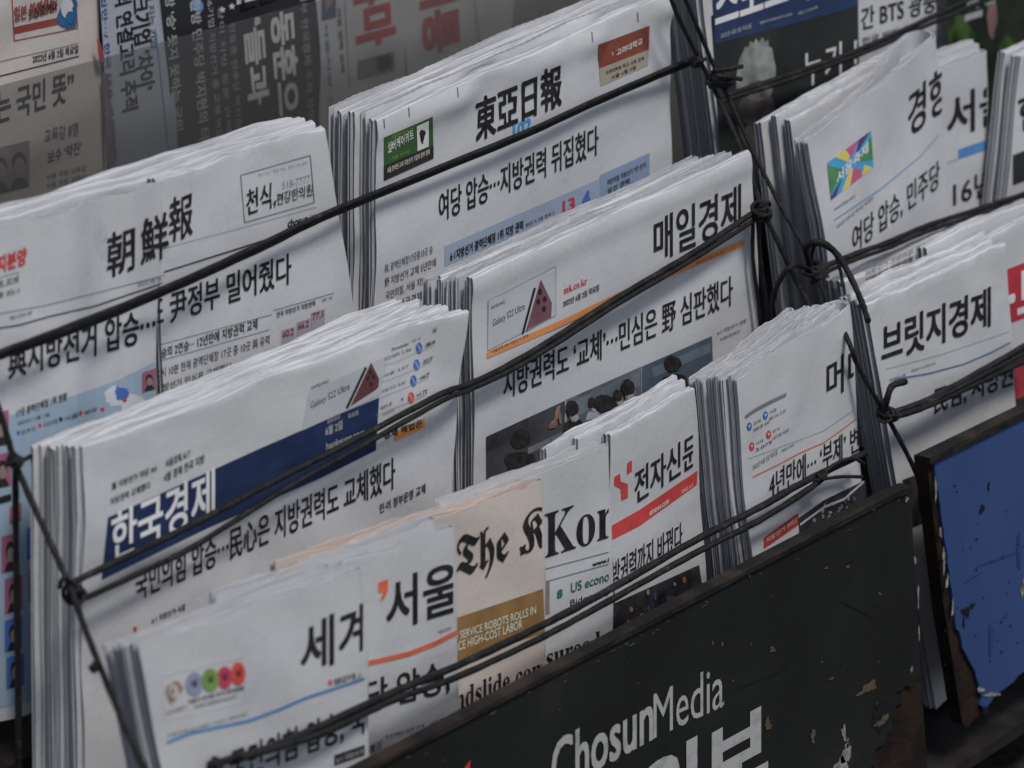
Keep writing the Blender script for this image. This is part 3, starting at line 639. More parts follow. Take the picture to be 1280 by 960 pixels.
P = Print(pgM, fpM, 'front_photograph', layer=1); PH1 = mottled('room_photo_print', (.05, .05, .055), (.09, .095, .10), 18); PH2 = mottled('crowd_photo_print', (.07, .09, .10), (.16, .19, .22), 25); SKN = ink((185, 140, 125))
P.poly([(608, 546), (706, 501), (706, 560), (608, 610)], PH1); P.poly([(707, 500), (802, 458), (802, 520), (707, 560)], PH2); P.poly([(803, 458), (890, 420), (892, 475), (803, 520)], ink((70, 82, 96)))

SK2 = mottled('skin_print', (.20, .12, .10), (.36, .24, .20), 140); HR2 = mottled('hair_print', (.016, .015, .016), (.04, .036, .036), 140); MSK = mottled('mask_print', (.30, .33, .36), (.42, .45, .48), 100)
def person_print(x, y, w, h, face=True, z=1, sh=None):
    P.poly([(x-w*1.5, y+h*2.2), (x-w*1.1, y+h*1.1), (x-w*.3, y+h*.8), (x+w*.4, y+h*.7), (x+w*1.2, y+h*.9), (x+w*1.6, y+h*1.8)], sh or HR2, z=z)
    if face: P.ell((x+w*.2, y+h*.25), w*.72, h*.82, SK2, z=z+1, wob=.04); P.ell((x+w*.3, y+h*.62), w*.5, h*.36, MSK, z=z+2, wob=.05)
    P.ell((x-w*.1, y-h*.28), w*.95, h*.72, HR2, z=z+3, wob=.07, n=26)
GRB = mottled('backdrop_print', (.10, .115, .13), (.20, .225, .25), 30)
P.poly([(608, 546), (660, 522), (660, 545), (608, 565)], mottled('desk_print', (.03, .03, .034), (.055, .055, .06), 50), z=1); P.poly([(660, 560), (706, 538), (706, 546), (660, 568)], GRB, z=1)
P.poly([(720, 500), (800, 464), (800, 482), (722, 520)], GRB, z=1); P.poly([(815, 460), (888, 428), (889, 440), (817, 472)], ink((92, 104, 118)), z=1)
person_print(652, 553, 13, 17, face=False); P.ell((645, 575), 16, 10, HR2, z=2, wob=.1)
P.ell((697, 516), 3.2, 9, SK2, z=5, wob=.15, tilt=.3); P.ell((692, 530), 4, 8, SK2, z=5, wob=.15, tilt=.8); P.ell((700, 522), 2, 8, SK2, z=6, tilt=-.1)
person_print(716, 514, 9, 13, z=5); person_print(757, 508, 14, 15, face=False, z=5); person_print(786, 488, 9, 14, z=8, sh=MSK); person_print(773, 497, 6, 10, z=3); person_print(842, 458, 12, 13, face=False, z=2); person_print(741, 506, 6, 9, z=2, sh=MSK)
P.poly([(706, 501), (708, 500), (708, 560), (706, 560)], MSK, z=2)
P.done()

# --- row B, right column: the paper with the rainbow advertisement, folded twice
pgK = Page((1010, 178), (1176, 40), (1196, 300), (1050, 425), -.008, yTR=.046, yBL=-.008, amp=.0011, seed=15, disp=lambda u, v: .003*gauss(u, .6, .3))
root, fpK = pile(pgK, 'the pile behind the rainbow coloured advertisement', 'front newspaper folded twice, with a rainbow coloured advertisement and a looped fold at its right', [.014], 'side', 15, tf=[.034], wa=.005)
pgK2 = Page((986, 150), (1150, 60), (1165, 300), (1018, 425), .028, yTR=.07, amp=.0011, seed=16)
pile(pgK2, 'the small pile behind the looped newspaper', 'plain newspaper leaning just behind the looped newspaper with the rainbow advertisement', [.007, .007, .008], 'top', 16, gap=.003, dts=[0, .02, .0], dus=[(0, 0), (-.02, -.1), (-.06, .1)])
P = Print(pgK, fpK, 'rainbow_advertisement', 8)
q = lambda a, b: (1034+(1089-1034)*a+(1039-1034)*b*(1-a)+3*a*b, 204+(163-204)*a+46*b)
cB, cG, cY, cP, cV, cC = ink((50, 100, 170)), ink((70, 130, 80)), ink((205, 190, 80)), ink((185, 80, 120)), ink((75, 60, 110)), ink((50, 150, 195))
P.poly([q(0, 0), q(1, 0), q(1, 1), q(0, 1)], cC)
P.poly([q(0, .05), q(.36, .5), q(0, .85)], cG, z=1); P.poly([q(1, .15), q(.62, .52), q(1, .8)], cG, z=1)
P.poly([q(.18, 0), q(.42, 0), q(.5, .25), q(.44, .35)], cY, z=1); P.poly([q(.42, 0), q(.72, 0), q(.55, .3), q(.48, .28)], cP, z=1); P.poly([q(.72, 0), q(.98, 0), q(.62, .38)], cV, z=1)
P.poly([q(.45, .62), q(.55, .62), q(.45, 1), q(.25, 1)], cY, z=1); P.poly([q(.55, .62), q(.72, .8), q(.72, 1), q(.45, 1)], cP, z=1); P.poly([q(.8, .75), q(.98, 1), q(.72, 1)], cY, z=1); P.poly([q(0, .9), q(.3, .65), q(.12, 1), q(0, 1)], cV, z=1)
P.text('서울축제', q(.16, .72), q(.9, .5), 14, ink((225, 228, 230)), .03, z=2); P.done()
P = Print(pgK, fpK, 'masthead'); P.text('경향', (1136, 173), (1186, 133), 56, BLACK, .022, clip=[((1177, 0), (1, 0))]); P.done()
P = Print(pgK, fpK, 'rule_line'); P.line([(1043, 275), (1100, 237), (1150, 196), (1174, 168)], 1.5, ink((90, 140, 190))); P.done()
small(pgK, fpK, [('www.khan.co.kr', 1043, 264, 1070, 246, 5), ('2022년 6월 2일 목요일 제23831', 1046, 286, 1092, 249, 5)])
P = Print(pgK, fpK, 'headline'); P.text('여당 압승, 민주당 1', (1066, 319), (1184, 228), 36, BLACK, .015, clip=[((1180, 0), (1, 0))]); P.done()
small(pgK, fpK, [('광역단체장 17곳 중 13곳', 1120, 320, 1188, 290, 9)], mat=DK)

pgSR = Page((1140, 100), (1236, 64), (1247, 310), (1150, 350), .045, amp=.001, seed=17)
root, fpSR = pile(pgSR, 'the pile with the short blue bar', 'newspaper with a blue bar under its large cropped masthead, right of the looped newspaper', [.010, .008, .008], 'side', 17, tf=[.012, .009, .009], dts=[0, .02, .03], dus=[(0, 0), (.1, .03), (.1, .06)])
P = Print(pgSR, fpSR, 'masthead'); P.text('서울', (1185, 174), (1262, 148), 52, BLACK, .022, clip=[((1233, 0), (1, 0))]); P.done()
P = Print(pgSR, fpSR, 'blue_bar'); P.par((1198, 199), (1233, 187), 12, ink((60, 125, 180))); P.line([(1184, 203), (1198, 199)], 1, LG); P.done()
P = Print(pgSR, fpSR, 'headline'); P.text('16년', (1192, 259), (1240, 242), 33, BLACK, .015, clip=[((1235, 0), (1, 0))]); P.done()
pgX = Page((1277, 70), (1440, 0), (1440, 240), (1252, 300), .012, amp=.001, seed=18)
root, fpX = pile(pgX, 'the pile at the right edge of the photo', 'newspaper with green and black lettering cut off by the right edge of the photo', [.012, .009], 'top', 18, gap=.006)
P = Print(pgX, fpX, 'masthead'); P.text('한', (1274, 165), (1310, 150), 45, BLACK, .03); P.par((1266, 232), (1330, 208), 38, DPH); P.done()

# --- row C, lower left: the folded papers overlapping one another
pgW = Page((173, 808), (457, 712), (470, 1040), (232, 1120), -.176, amp=.0012, seed=21, disp=lambda u, v: .004*gauss(u, .35, .15))
root, fpW = pile(pgW, 'the pile behind the four coloured balls', 'front newspaper with four coloured balls printed in a box and a blue line', [.009, .008, .007, .007], 'side', 21, tf=[.011, .009, .008, .008], shs=.05, dts=[0, -.008, -.024, -.034], wa=.007, dus=[(0, 0), (-.01, .0), (.0, .01), (-.01, -.02)], gap=.0018)
P = Print(pgW, fpW, 'boxed_advertisement', 10); P.frame((206, 901), (308, 877), 56, .7, LGY, dx=-4)
for (x, y, rx, ry, c) in ((243, 855, 11, 15, ink((130, 134, 158))), (263, 850, 10.5, 14.5, ink((108, 145, 62))), (281, 847, 9.5, 14, ink((178, 52, 78))), (298, 842, 9, 14.5, ink((200, 62, 50)))):
    P.ell((x, y), rx, ry, c, z=1 if x < 250 else 2, n=24); P.text('빛', (x-3, y+5), (x+4, y+2), 9, DK, .02, z=3)
TAN = ink((140, 112, 88))
P.ell((217, 864), 10, 13, TAN, z=1, wob=.22); P.ell((217, 864), 6, 8, PAPER, z=2); P.ell((216, 864), 2.5, 5, TAN, z=3, wob=.3); P.text('UNISEO', (208, 894), (233, 886), 5, TAN, 0); P.text('서울의 한의원 천식 한의원들', (235, 880), (305, 862), 5, DK, .02); P.text('SUPER DERMATOLOGY', (243, 886), (297, 872), 4, DK, 0); P.done()
small(pgW, fpW, [('서울경제 02-2000-1234 | 제10101', 209, 923, 309, 895, 5)])
P = Print(pgW, fpW, 'blue_line'); P.line([(209, 928), (239, 916), (311, 901), (349, 887), (381, 873), (420, 860), (456, 848)], 3.4, ink((60, 122, 175))); P.done()
P = Print(pgW, fpW, 'web_address'); P.text('SEGYE', (418, 856), (445, 848), 7, DK, .01); P.text('.com', (446, 848), (466, 842), 5, GREYI, 0, clip=[((452, 0), (1, 0))]); P.ell((413, 853), 2.6, 3.6, ink((190, 80, 50)), n=12); P.done()
P = Print(pgW, fpW, 'masthead'); P.text('세계', (377, 845), (464, 811), 62, BLACK, .022, clip=[((453, 0), (1, 0))]); P.done()
P = Print(pgW, fpW, 'headline'); P.text('국민의힘 압승, 국정', (288, 980), (478, 910), 42, BLACK, .02, clip=[((455, 0), (1, 0))]); P.done()
P = Print(pgW, fpW, 'black_tag'); P.par((418, 957), (456, 944), 13, DK); P.text('6·1 지방선거', (421, 954), (454, 943), 7, WG, .02, z=1); P.ell((450, 958), 6, 3, ink((160, 155, 90)), z=0); P.done()

pgZ = Page((262, 762), (570, 657), (582, 960), (275, 1075), -.138, amp=.0012, seed=22)
root, fpZ = pile(pgZ, 'the pile behind the red apostrophe', 'newspaper with orange red apostrophe before its masthead', [.006, .007], 'side', 22, tf=[.011, .011], dts=[0, .028], wa=.008, dus=[(0, 0), (.05, -.05)])
P = Print(pgZ, fpZ, 'masthead'); P.text('서울', (484, 790), (571, 764), 63, BLACK, .022, clip=[((566, 0), (1, 0))])
AP = ink((215, 90, 52)); P.poly([(473, 728), (485, 724), (485, 738), (481, 748), (475, 752), (479, 740), (473, 741)], AP); P.done()
P = Print(pgZ, fpZ, 'orange_line'); P.line([(445, 832), (470, 827), (512, 817), (545, 804), (572, 790)], 6, AP); P.done()
small(pgZ, fpZ, [('제24250', 548, 793, 564, 787, 5)])
P = Print(pgZ, fpZ, 'headline'); P.text('여당 압승,', (426, 902), (562, 866), 42, BLACK, .022); P.done()
small(pgZ, fpZ, [('예상', 461, 944, 478, 935, 12), ('지방선거 교체', 480, 925, 560, 900, 5)], mat=DK)

pgT = Page((372, 705), (681, 602), (688, 900), (385, 1010), -.120, amp=.0012, seed=23)
root, fpT = pile(pgT, 'the salmon pink papers', 'salmon pink newspaper with blackletter masthead and a gold panel', [.007, .006], 'side', 23, mats=(PINK, PINK_IN), tf=[.010, .008], wa=.009, dts=[0, .008], dus=[(0, 0), (-.05, -.06)])
P = Print(pgT, fpT, 'masthead'); P.text('𝕿𝖍𝖊 𝕶', (571, 736), (684, 694), 64, BLACK, .008, clip=[((677.5, 0), (1, 0))]); P.done()
P = Print(pgT, fpT, 'gold_panel'); GLD = ink((136, 104, 58)); P.poly([(560, 776), (679, 736), (681, 790), (560, 832)], GLD); CRW = ink((215, 205, 180))
P.text('OF SERVICE ROBOTS ROLLS IN', (563, 803), (670, 767), 10, CRW, .01, z=1); P.text('PLACE HIGH-COST LABOR', (560, 818), (653, 785), 11, CRW, .01, z=1); P.done()
P = Print(pgT, fpT, 'headline'); P.text('𝐥𝐚𝐧𝐝𝐬𝐥𝐢𝐝𝐞 𝐜𝐨𝐦𝐞', (552, 896), (692, 842), 27, BLACK, -.006, clip=[((677.5, 0), (1, 0))]); P.done()

pgR = Page((555, 636), (764, 556), (769, 850), (565, 930), -.110, amp=.0012, seed=24)
root, fpR2 = pile(pgR, 'the papers beside the salmon pink one', 'white newspaper with cropped serif masthead, right of the salmon pink one', [.005, .005], 'side', 24, tf=[.007, .006], wa=.006, dts=[0, .02], dus=[(0, 0), (.0, -.03)])
P = Print(pgR, fpR2, 'masthead'); P.text('𝐊𝐨𝐫', (681, 699), (768, 671), 56, BLACK, -.004, clip=[((761, 0), (1, 0))]); P.done()
P = Print(pgR, fpR2, 'rule_line'); P.line([(675, 713), (761, 690)], .9, GREYI); P.line([(675, 729), (761, 705)], .9, GREYI); P.done()
P = Print(pgR, fpR2, 'web_address'); P.text('www.ko', (741, 708), (768, 700), 5, BLACK, .04, clip=[((761, 0), (1, 0))]); P.done()
P = Print(pgR, fpR2, 'teaser'); GRN = ink((40, 105, 85)); P.text('8', (697, 748), (703, 746), 10, GRN, .04); P.text('US econom', (714, 741), (771, 722), 12, GRN, .01, clip=[((761, 0), (1, 0))]); P.text('Biden urges', (713, 760), (772, 740), 10, DK, 0, clip=[((761, 0), (1, 0))]); P.par((678, 770), (687, 767), 40, PHG); P.done()
P = Print(pgR, fpR2, 'headline'); P.text('𝐦𝐞𝐚𝐬𝐮𝐫𝐞𝐬 𝐥𝐚𝐮𝐧', (640, 850), (790, 800), 25, BLACK, -.006, clip=[((761, 0), (1, 0))]); P.done()

pgE = Page((762, 544), (867, 483), (884, 735), (768, 815), -.108, yTR=-.098, yBL=-.108, amp=.0011, seed=25)
root, fpE = pile(pgE, 'the papers with the red band', 'newspaper with a red band and small red dotted emblem, left of the orange hairline pile', [.008, .006, .006], 'top', 25, wa=.005, dts=[0, .03, .04], dus=[(0, 0), (-.26, .0), (-.55, -.02)], gap=.0012, shs=-.02)
P = Print(pgE, fpE, 'emblem'); RE = ink((188, 52, 52)); P.poly([(784, 579), (790, 575), (790, 589), (784, 593)], RE); P.poly([(768, 596), (775, 592), (776, 602), (785, 605), (785, 622), (777, 626), (776, 611), (768, 607)], RE); P.done()
P = Print(pgE, fpE, 'masthead'); P.text('전자신문', (794, 631), (872, 580), 42, BLACK, .02, clip=[((866, 0), (1, 0))]); P.done()
P = Print(pgE, fpE, 'red_band'); P.poly([(763, 676), (800, 657), (871, 606), (872, 588), (800, 637), (763, 658)], RE); P.text('etnews.com', (812, 645), (836, 629), 6, CRW, .01, z=1); P.text('2022.6.2', (852, 617), (866, 608), 4, CRW, 0, z=1); P.done()
P = Print(pgE, fpE, 'headline'); P.text('방권력까지 바꿨다', (766, 736), (853, 686), 34, BLACK, .012); P.vline((764.5, 704), (765, 735), 1.2, BLACK); P.done()
CR = mottled('night_crowd_print', (.012, .014, .018), (.05, .045, .05), 60)
def crowd(P, pts, base, seed, n, cols, z=1):
    P.poly(pts, base); rng = np.random.default_rng(seed); pts = np.array(pts)
    for i in range(n):
        w_ = rng.dirichlet(np.ones(len(pts))*1.2); c = w_@pts
        P.ell(tuple(c), rng.uniform(1, 2.6), rng.uniform(1.5, 4.5), cols[i % len(cols)], z=z+(i % 3), n=9)
P = Print(pgE, fpE, 'front_photograph'); crowd(P, [(764, 756), (874, 706), (882, 760), (767, 812)], CR, 5, 46, [ink((110, 45, 40)), ink((60, 70, 120)), SKG, ink((170, 80, 30)), HAIR, ink((60, 40, 90))]); P.done()

# --- row C: the money daily with striped edges at its left
pgY = Page((919, 472), (1067, 380), (1088, 665), (944, 745), -.138, yTR=-.122, yBL=-.138, amp=.0010, seed=27)
root, fpY = pile(pgY, 'the pile of striped edges beside the orange hairline', 'front newspaper with orange hairline, small blue and red round marks and a looped fold', [.0085, .008, .0085, .008, .008], 'side', 27, tf=[.020, .012, .010, .009, .009], wa=.009, gap=.0022, shs=.06, dts=[0, .0, -.012, -.024, -.034], dus=[(0, 0), (-.02, -.05), (.0, -.08), (-.02, -.1), (-.01, -.16)])
P = Print(pgY, fpY, 'grey_bar', 6); P.line([(932, 521), (945, 512), (962, 503), (983, 493)], 4.5, ink((110, 112, 116))); P.done()
P = Print(pgY, fpY, 'market_marks', 20)
for (x, y, c, a_, b2) in ((937, 533, BL2, '경제', '2685.90 -0.61'), (957, 519, BL2, '서울', '891.14 -2.23'), (940, 558, RDI, '국제', '3.079'), (961, 543, RDI, '한국', '1237.20 +0.42')):
    P.ell((x, y), 3, 5.2, c, n=14); P.poly([(x-1.4, y-1.5), (x+1.4, y-1.8), (x, y+2)], LGY, z=2); P.text(a_, (x+5, y-1), (x+14, y-6), 4, GREYI); P.text(b2, (x+5, y+7), (x+25, y-4), 4, DK, .01)
P.done()
P = Print(pgY, fpY, 'rule_line'); P.line([(936, 573), (985, 555), (1030, 538), (1068, 512)], .7, LG); P.line([(941, 596), (970, 582), (1000, 566), (1030, 553), (1050, 539), (1072, 522)], 1.6, ink((200, 110, 70))); P.done()
small(pgY, fpY, [('2022년 6월 2일 목요일', 941, 588, 972, 568, 7), ('제5160', 977, 566, 993, 557, 4)])
P = Print(pgY, fpY, 'masthead'); P.text('머니', (1034, 501), (1081, 474), 47, BLACK, .018, clip=[((1067, 0), (1, 0))]); P.done()
P = Print(pgY, fpY, 'headline'); P.text('4년만에… ‘부제’ 변화', (962, 624), (1088, 556), 33, BLACK, .012, clip=[((1077, 0), (1, 0))]); P.done()
P = Print(pgY, fpY, 'red_tag'); P.poly([(955, 672), (998, 641), (998, 656), (955, 686)], ink((165, 45, 52))); P.text('지방선거 2022', (958, 679), (996, 652), 6, CRW, .01, z=1); P.done()
P = Print(pgY, fpY, 'front_photograph'); crowd(P, [(998, 648), (1030, 625), (1082, 600), (1086, 664), (1002, 706)], CR, 6, 40, [ink((120, 110, 120)), ink((70, 75, 110)), SKG, HAIR, ink((150, 145, 150))]); P.line([(1000, 656), (1030, 634), (1055, 624), (1080, 602)], 3, ink((175, 178, 182)), z=4); P.done()

# --- row C, right column
pgB = Page((1083, 382), (1257, 303), (1285, 790), (1168, 886), -.118, amp=.0011, seed=29, disp=lambda u, v: .012*np.clip(v-.55, 0, 1)*gauss(u, .3, .3))
root, fpB = pile(pgB, 'the pile above the blue board', 'front newspaper with five large syllables and a thin blue line, above the blue board', [.010, .009, .008], 'top', 29, wa=.004, gap=.002, dts=[0, .006, .012], dus=[(0, 0), (-.006, -.03), (.0, -.01)])
P = Print(pgB, fpB, 'masthead'); P.text('브릿지경제', (1103, 455), (1238, 407), 48, BLACK, .03); P.done()
P = Print(pgB, fpB, 'rule_line'); P.line([(1108, 461), (1180, 442), (1262, 414)], .7, LG); P.line([(1118, 474), (1160, 467), (1205, 455), (1240, 440), (1263, 428)], 1.7, ink((75, 105, 140))); P.done()
small(pgB, fpB, [('2022년 6월', 1112, 478, 1132, 471, 5), ('제2047 viva100.com', 1139, 466, 1170, 455, 4)])
P = Print(pgB, fpB, 'headline'); P.text('民심, 지방권력', (1168, 519), (1284, 476), 33, BLACK, .02, clip=[((1266, 0), (1, 0))]); P.done()
P = Print(pgB, fpB, 'front_photograph'); crowd(P, [(1128, 600), (1268, 545), (1276, 600), (1140, 660)], CR, 8, 30, [ink((60, 70, 120)), SKG, HAIR, GREYI]); P.done()
pgQ = Page((1175, 322), (1420, 214), (1430, 560), (1190, 660), -.100, amp=.001, seed=30)
root, fpQ = pile(pgQ, 'the pile with the red panel', 'newspaper with white lettering on a red panel at the right edge of the photo', [.012, .010], 'top', 30, wa=.006, gap=.003, dts=[0, .03])
P = Print(pgQ, fpQ, 'red_panel'); P.poly([(1240, 344), (1400, 282), (1400, 355), (1240, 412)], ink((170, 38, 50))); P.text('·트', (1262, 396), (1312, 378), 50, WH, .04, z=1); P.done()
P = Print(pgQ, fpQ, 'front_photograph'); P.par((1240, 540), (1300, 518), 90, DPH); P.par((1268, 500), (1290, 492), 55, ink((160, 50, 55)), z=1); P.done()
pgV = Page((1055, 352), (1300, 250), (1300, 500), (1080, 560), -.03, amp=.0014, seed=31)
root, fpV = pile(pgV, 'the low row behind the five syllable paper', 'newspaper of closely set grey text lying behind the pile above the blue board', [.009, .009], 'top', 31, wa=.008, gap=.004)
P = Print(pgV, fpV, 'small_print'); [P.text('지방선거 국민의힘 압승 현황', (1082, 345+i*9), (1175, 300+i*9), 6, DK, .01) for i in range(3)]; P.par((1180, 310), (1200, 302), 20, MRN); P.done()

# ------------------------------------------------------------------ signboards
BOARD = mottled('black_board_paint', (.009, .0095, .009), (.015, .016, .015), 7, .6, .35, bump=.25, bscale=120, c3=(.022, .022, .020), pos=(.3, .62))
RUST = mottled('rusted_edge', (.009, .008, .007), (.034, .018, .012), 26, .9, .2, bump=1.0, bscale=160)
RIM = mottled('dirty_black_rim', (.010, .009, .008), (.045, .035, .026), 22, .7, .3, bump=.8, bscale=150, stretch=(1, 1, 6), pos=(.45, .72))
BLUEP = mottled('blue_board_paint', (.036, .070, .190), (.054, .098, .245), 5, .5, .35, bump=.2, bscale=90, stretch=(1, 1, .4))
class Flat:
    def __init__(s, Y): s.Y = Y
    def px(s, x, y, off=0.0): return onY(x, y, s.Y-off)
def plate(name, pts, Y, th, mat, parent, org, label=None):
    """a board cut to an outline given in photo pixels on the plane y=Y"""
    F3 = [onY(x, y, Y)-org for (x, y) in pts]; n_ = len(F3)
    V = F3+[p+np.array([0, th, 0]) for p in F3]
    F = [tuple(range(n_)), tuple(range(2*n_-1, n_-1, -1))]+[(i, i+n_, (i+1) % n_+n_, (i+1) % n_) for i in range(n_)]
    me = mesh(name, V, F, mat); o = link(name, me, parent, label=label); return o
def jag(p, q, n, a, seed):
    rng = np.random.default_rng(seed); p, q = np.array(p, float), np.array(q, float); d = q-p; nr = np.array([-d[1], d[0]])/np.linalg.norm(d)
    return [tuple(p+d*t+nr*rng.normal()*a) for t in np.linspace(0, 1, n, endpoint=False)]
YB = -.2
LN = lambda x: 612+(1135-x)*.5225          # top edge of the black board
org = onY(900, 1500, YB)
bb = bpy.data.objects.new('signboard', None); COL.objects.link(bb); bb.location = org; bb['label'] = 'black signboard with pale lettering across the foot of the rack'; bb['category'] = 'signboard'
face = plate('board_face', [(150, LN(150)), (1135, 612)]+jag((1135, 612), (1150, 842), 22, .6, 1)+jag((1150, 842), (1126, 868), 6, 2, 2)+jag((1126, 868), (1106, 925), 8, 3, 3)+jag((1106, 925), (1082, 972), 7, 3, 4)+[(1060, 1080), (1000, 1180), (150, 1640)], YB, .003, BOARD, bb, org)
plate('backing_panel', [(150, LN(150)+4), (1138, 616), (1152, 860), (1160, 968), (1150, 1180), (150, 1700)], YB+.0035, .012, RUST, bb, org, label='rusty brown backing showing at the torn corner')
plate('top_rim', [(150, LN(150)-4), (1120, LN(1120)-4), (1140, 608), (1137, 617), (1120, LN(1120)+2), (150, LN(150)+2)], YB-.003, .013, RIM, bb, org)
FB = Flat(YB-.0002)
LT = ink((172, 175, 176)); LT2 = mottled('worn_white_lettering', (.30, .31, .31), (.44, .44, .43), 70, pos=(.3, .5))
P = Print(FB, bb, 'lettering', 60); P.text('Chosun', (690, 993), (816, 924), 64, LT2, .022, up=(.0, -1)); P.text('Media', (817, 924), (905, 883), 56, LT2, -.012, up=(0, -1), z=0); P.done()
P = Print(FB, bb, 'lettering', 60); P.text('조선일보', (640, 1150), (957, 975), 100, LT2, .045, up=(0.0, -1)); P.done()
P = Print(FB, bb, 'red_emblem', 60); P.poly([(560, 990), (588, 950), (584, 990)], ink((200, 50, 45))); P.done()
CHIP = mottled('bare_primer', (.12, .12, .105), (.36, .36, .33), 120); SC1 = ink((84, 70, 55)); SCD = ink((22, 22, 22))
P = Print(FB, bb, 'worn_patch', 60); rng = np.random.default_rng(8)
for (x, y, rx, ry) in ((1055, 916, 3, 8), (1058, 942, 5, 14), (1052, 955, 7, 8), (1060, 930, 2, 5), (1148, 745, 1., 12), (1149, 790, 1., 8), (1144, 700, 1.2, 5), (1134, 624, 2, 3), (1092, 637, 2, 1.3), (1140, 836, 1.5, 5)): P.ell((x, y), rx, ry, CHIP, wob=.35, n=22)
for (x, y, rx, ry, t) in ((1085, 860, 14, 4, -.5), (1040, 848, 3, 2, 0), (960, 905, 4, 6, 0), (966, 812, 4, 3, 0), (903, 805, 1.8, 2, 0), (891, 804, 1.8, 2, 0), (1102, 902, 9, 4, -.6), (1060, 708, 3, 1.5, 0), (1033, 710, 2, 1.5, 0), (1100, 742, 1.6, 2, 0), (1016, 921, 3, 7, 0), (937, 720, 1.4, 2, 0)): P.ell((x, y), rx, ry, SC1, wob=.4, n=22, tilt=t)
for (x, y, rx, ry, t) in ((1072, 762, 22, 1.2, .5), (1104, 895, 14, 16, .3), (1064, 702, 5, 1.4, -.3), (950, 850, 30, .8, -.4)): P.ell((x, y), rx, ry, SCD, wob=.3, n=22, tilt=t, z=0)
for i in range(26):
    t = rng.random(); x = 500+t*630; P.ell((x, LN(x)+rng.uniform(6, 16)), rng.uniform(1, 6), .5, SC1 if i % 4 else GREYI, n=8, tilt=-.48)
for i in range(34):
    x = rng.uniform(520, 1130); y = LN(x)+rng.uniform(20, 300); P.ell((x, y), rng.uniform(.5, 1.5), rng.uniform(.5, 1.6), SC1 if i % 3 else SCD, n=7)
P.done(kind='stuff')
# blue board
org2 = onY(1300, 1000, YB)
b2 = bpy.data.objects.new('signboard', None); COL.objects.link(b2); b2.location = org2; b2['label'] = 'scuffed blue signboard with a broken rusty corner at the lower right'; b2['category'] = 'signboard'
LB2 = lambda x: 578-(x-1168)*.50
plate('board_face', [(1168, 579), (1460, LB2(1460)), (1470, 740), (1285, 838)]+jag((1285, 838), (1248, 866), 6, 1.5, 11)+jag((1248, 866), (1231, 889), 4, 1, 12)+jag((1231, 889), (1218, 838), 6, 1, 13)+jag((1218, 838), (1194, 780), 6, 1, 14)+jag((1196, 786), (1168, 582), 20, .6, 15), YB, .003, BLUEP, b2, org2)
plate('backing_panel', [(1158, 574), (1464, LB2(1464)-4), (1475, 730), (1290, 836), (1245, 870), (1209, 909), (1203, 905), (1180, 760)], YB+.0035, .014, RUST, b2, org2, label='rusty brown backing behind the broken corner')
plate('top_rim', [(1162, 573), (1464, LB2(1464)-7), (1464, LB2(1464)+1), (1164, 581)], YB-.003, .013, RIM, b2, org2)
P = Print(FB, b2, 'worn_patch', 60)
for (x, y, rx, ry) in ((1180, 700, 1.6, 12), (1184, 728, 1.5, 8), (1170, 612, 1.2, 16), (1176, 665, 1.2, 8), (1191, 760, 1.3, 10), (1240, 868, 8, 3), (1279, 735, 3, 10), (1226, 862, 4, 3)): P.ell((x, y), rx, ry, CHIP, wob=.35, n=20)
for (x, y, rx, ry) in ((1236, 608, 1.5, 5), (1228, 636, 2.5, 6), (1208, 765, 3.5, 7), (1216, 757, 3, 3), (1205, 778, 1.5, 6), (1232, 888, 3, 6)): P.ell((x, y), rx, ry, SCD, wob=.4, n=20)
for (x, y, rx, ry, t) in ((1245, 700, 26, .8, -.35), (1216, 722, 14, .7, -.5), (1258, 770, 5, 1, -.7), (1240, 800, 3, 22, 0), (1274, 690, 3, 20, 0)): P.ell((x, y), rx, ry, ink((34, 58, 112)), wob=.2, n=20, tilt=t)
for i in range(30):
    x = rng.uniform(1175, 1280); y = rng.uniform(600, 840); P.ell((x, y), rng.uniform(.5, 1.6), rng.uniform(.5, 2), SCD, n=7)
P.done(kind='stuff')

# ------------------------------------------------------------------ the stepped steel rack
rk = bpy.data.objects.new('newspaper_rack', None); COL.objects.link(rk); rk.location = (.1, .1, GZ); rk['label'] = 'stepped black steel newspaper rack holding all the piles'; rk['category'] = 'rack'
ro = Vector(rk.location)
def shelf(z, y0, y1, x0, x1, name='shelf'):
    V, F = boxVF(Vector(((x0+x1)/2, (y0+y1)/2, z))-ro, ((x1-x0)/2, 0, 0), (0, (y1-y0)/2, 0), (0, 0, .006)); return solid(name, [(V, F)], METAL, rk)
def zpage(*pgs): return min(min(p.c[2][2], p.c[3][2]) for p in pgs)
zA = zpage(pgD, pgS, pgG)-.014; zAl = zpage(pgCL)-.012
zB = zpage(pgH, pgM, pgK, pgSR)-.014; zC = zpage(pgW, pgZ, pgT, pgR, pgE, pgY, pgB)-.014
XL, XR = pgCL.c[0][0]-.15, pgX.c[1][0]+.1
xs = pgD.A[0]-.02
shelf(zA, .100, .25, xs, XR); shelf(zAl, .085, .25, XL, xs-.03)
shelf(zB, -.015, .085, XL, XR); shelf(zC, -.192, -.03, XL, XR)
def panel(y, z0, z1, x0, x1):  # black sheet added behind a row, standing in for the shade between piles
    V, F = boxVF(Vector(((x0+x1)/2, y, (z0+z1)/2))-ro, ((x1-x0)/2, 0, 0), (0, .003, 0), (0, 0, (z1-z0)/2)); return solid('gap_dark_panel', [(V, F)], METAL, rk)
panel(.26, GZ+.02, onY(430, 420, .26)[2], XL, XR)
panel(.09, zC, zB-.02, XL, XR)
for x in (XL+.02, onY(985, 310, .1)[0], XR-.02):
    pp = beam('post', Vector((x, .275, GZ))-ro, Vector((x, .275, onY(430, 200, .3)[2]))-ro, .02, .02, METAL, rk)
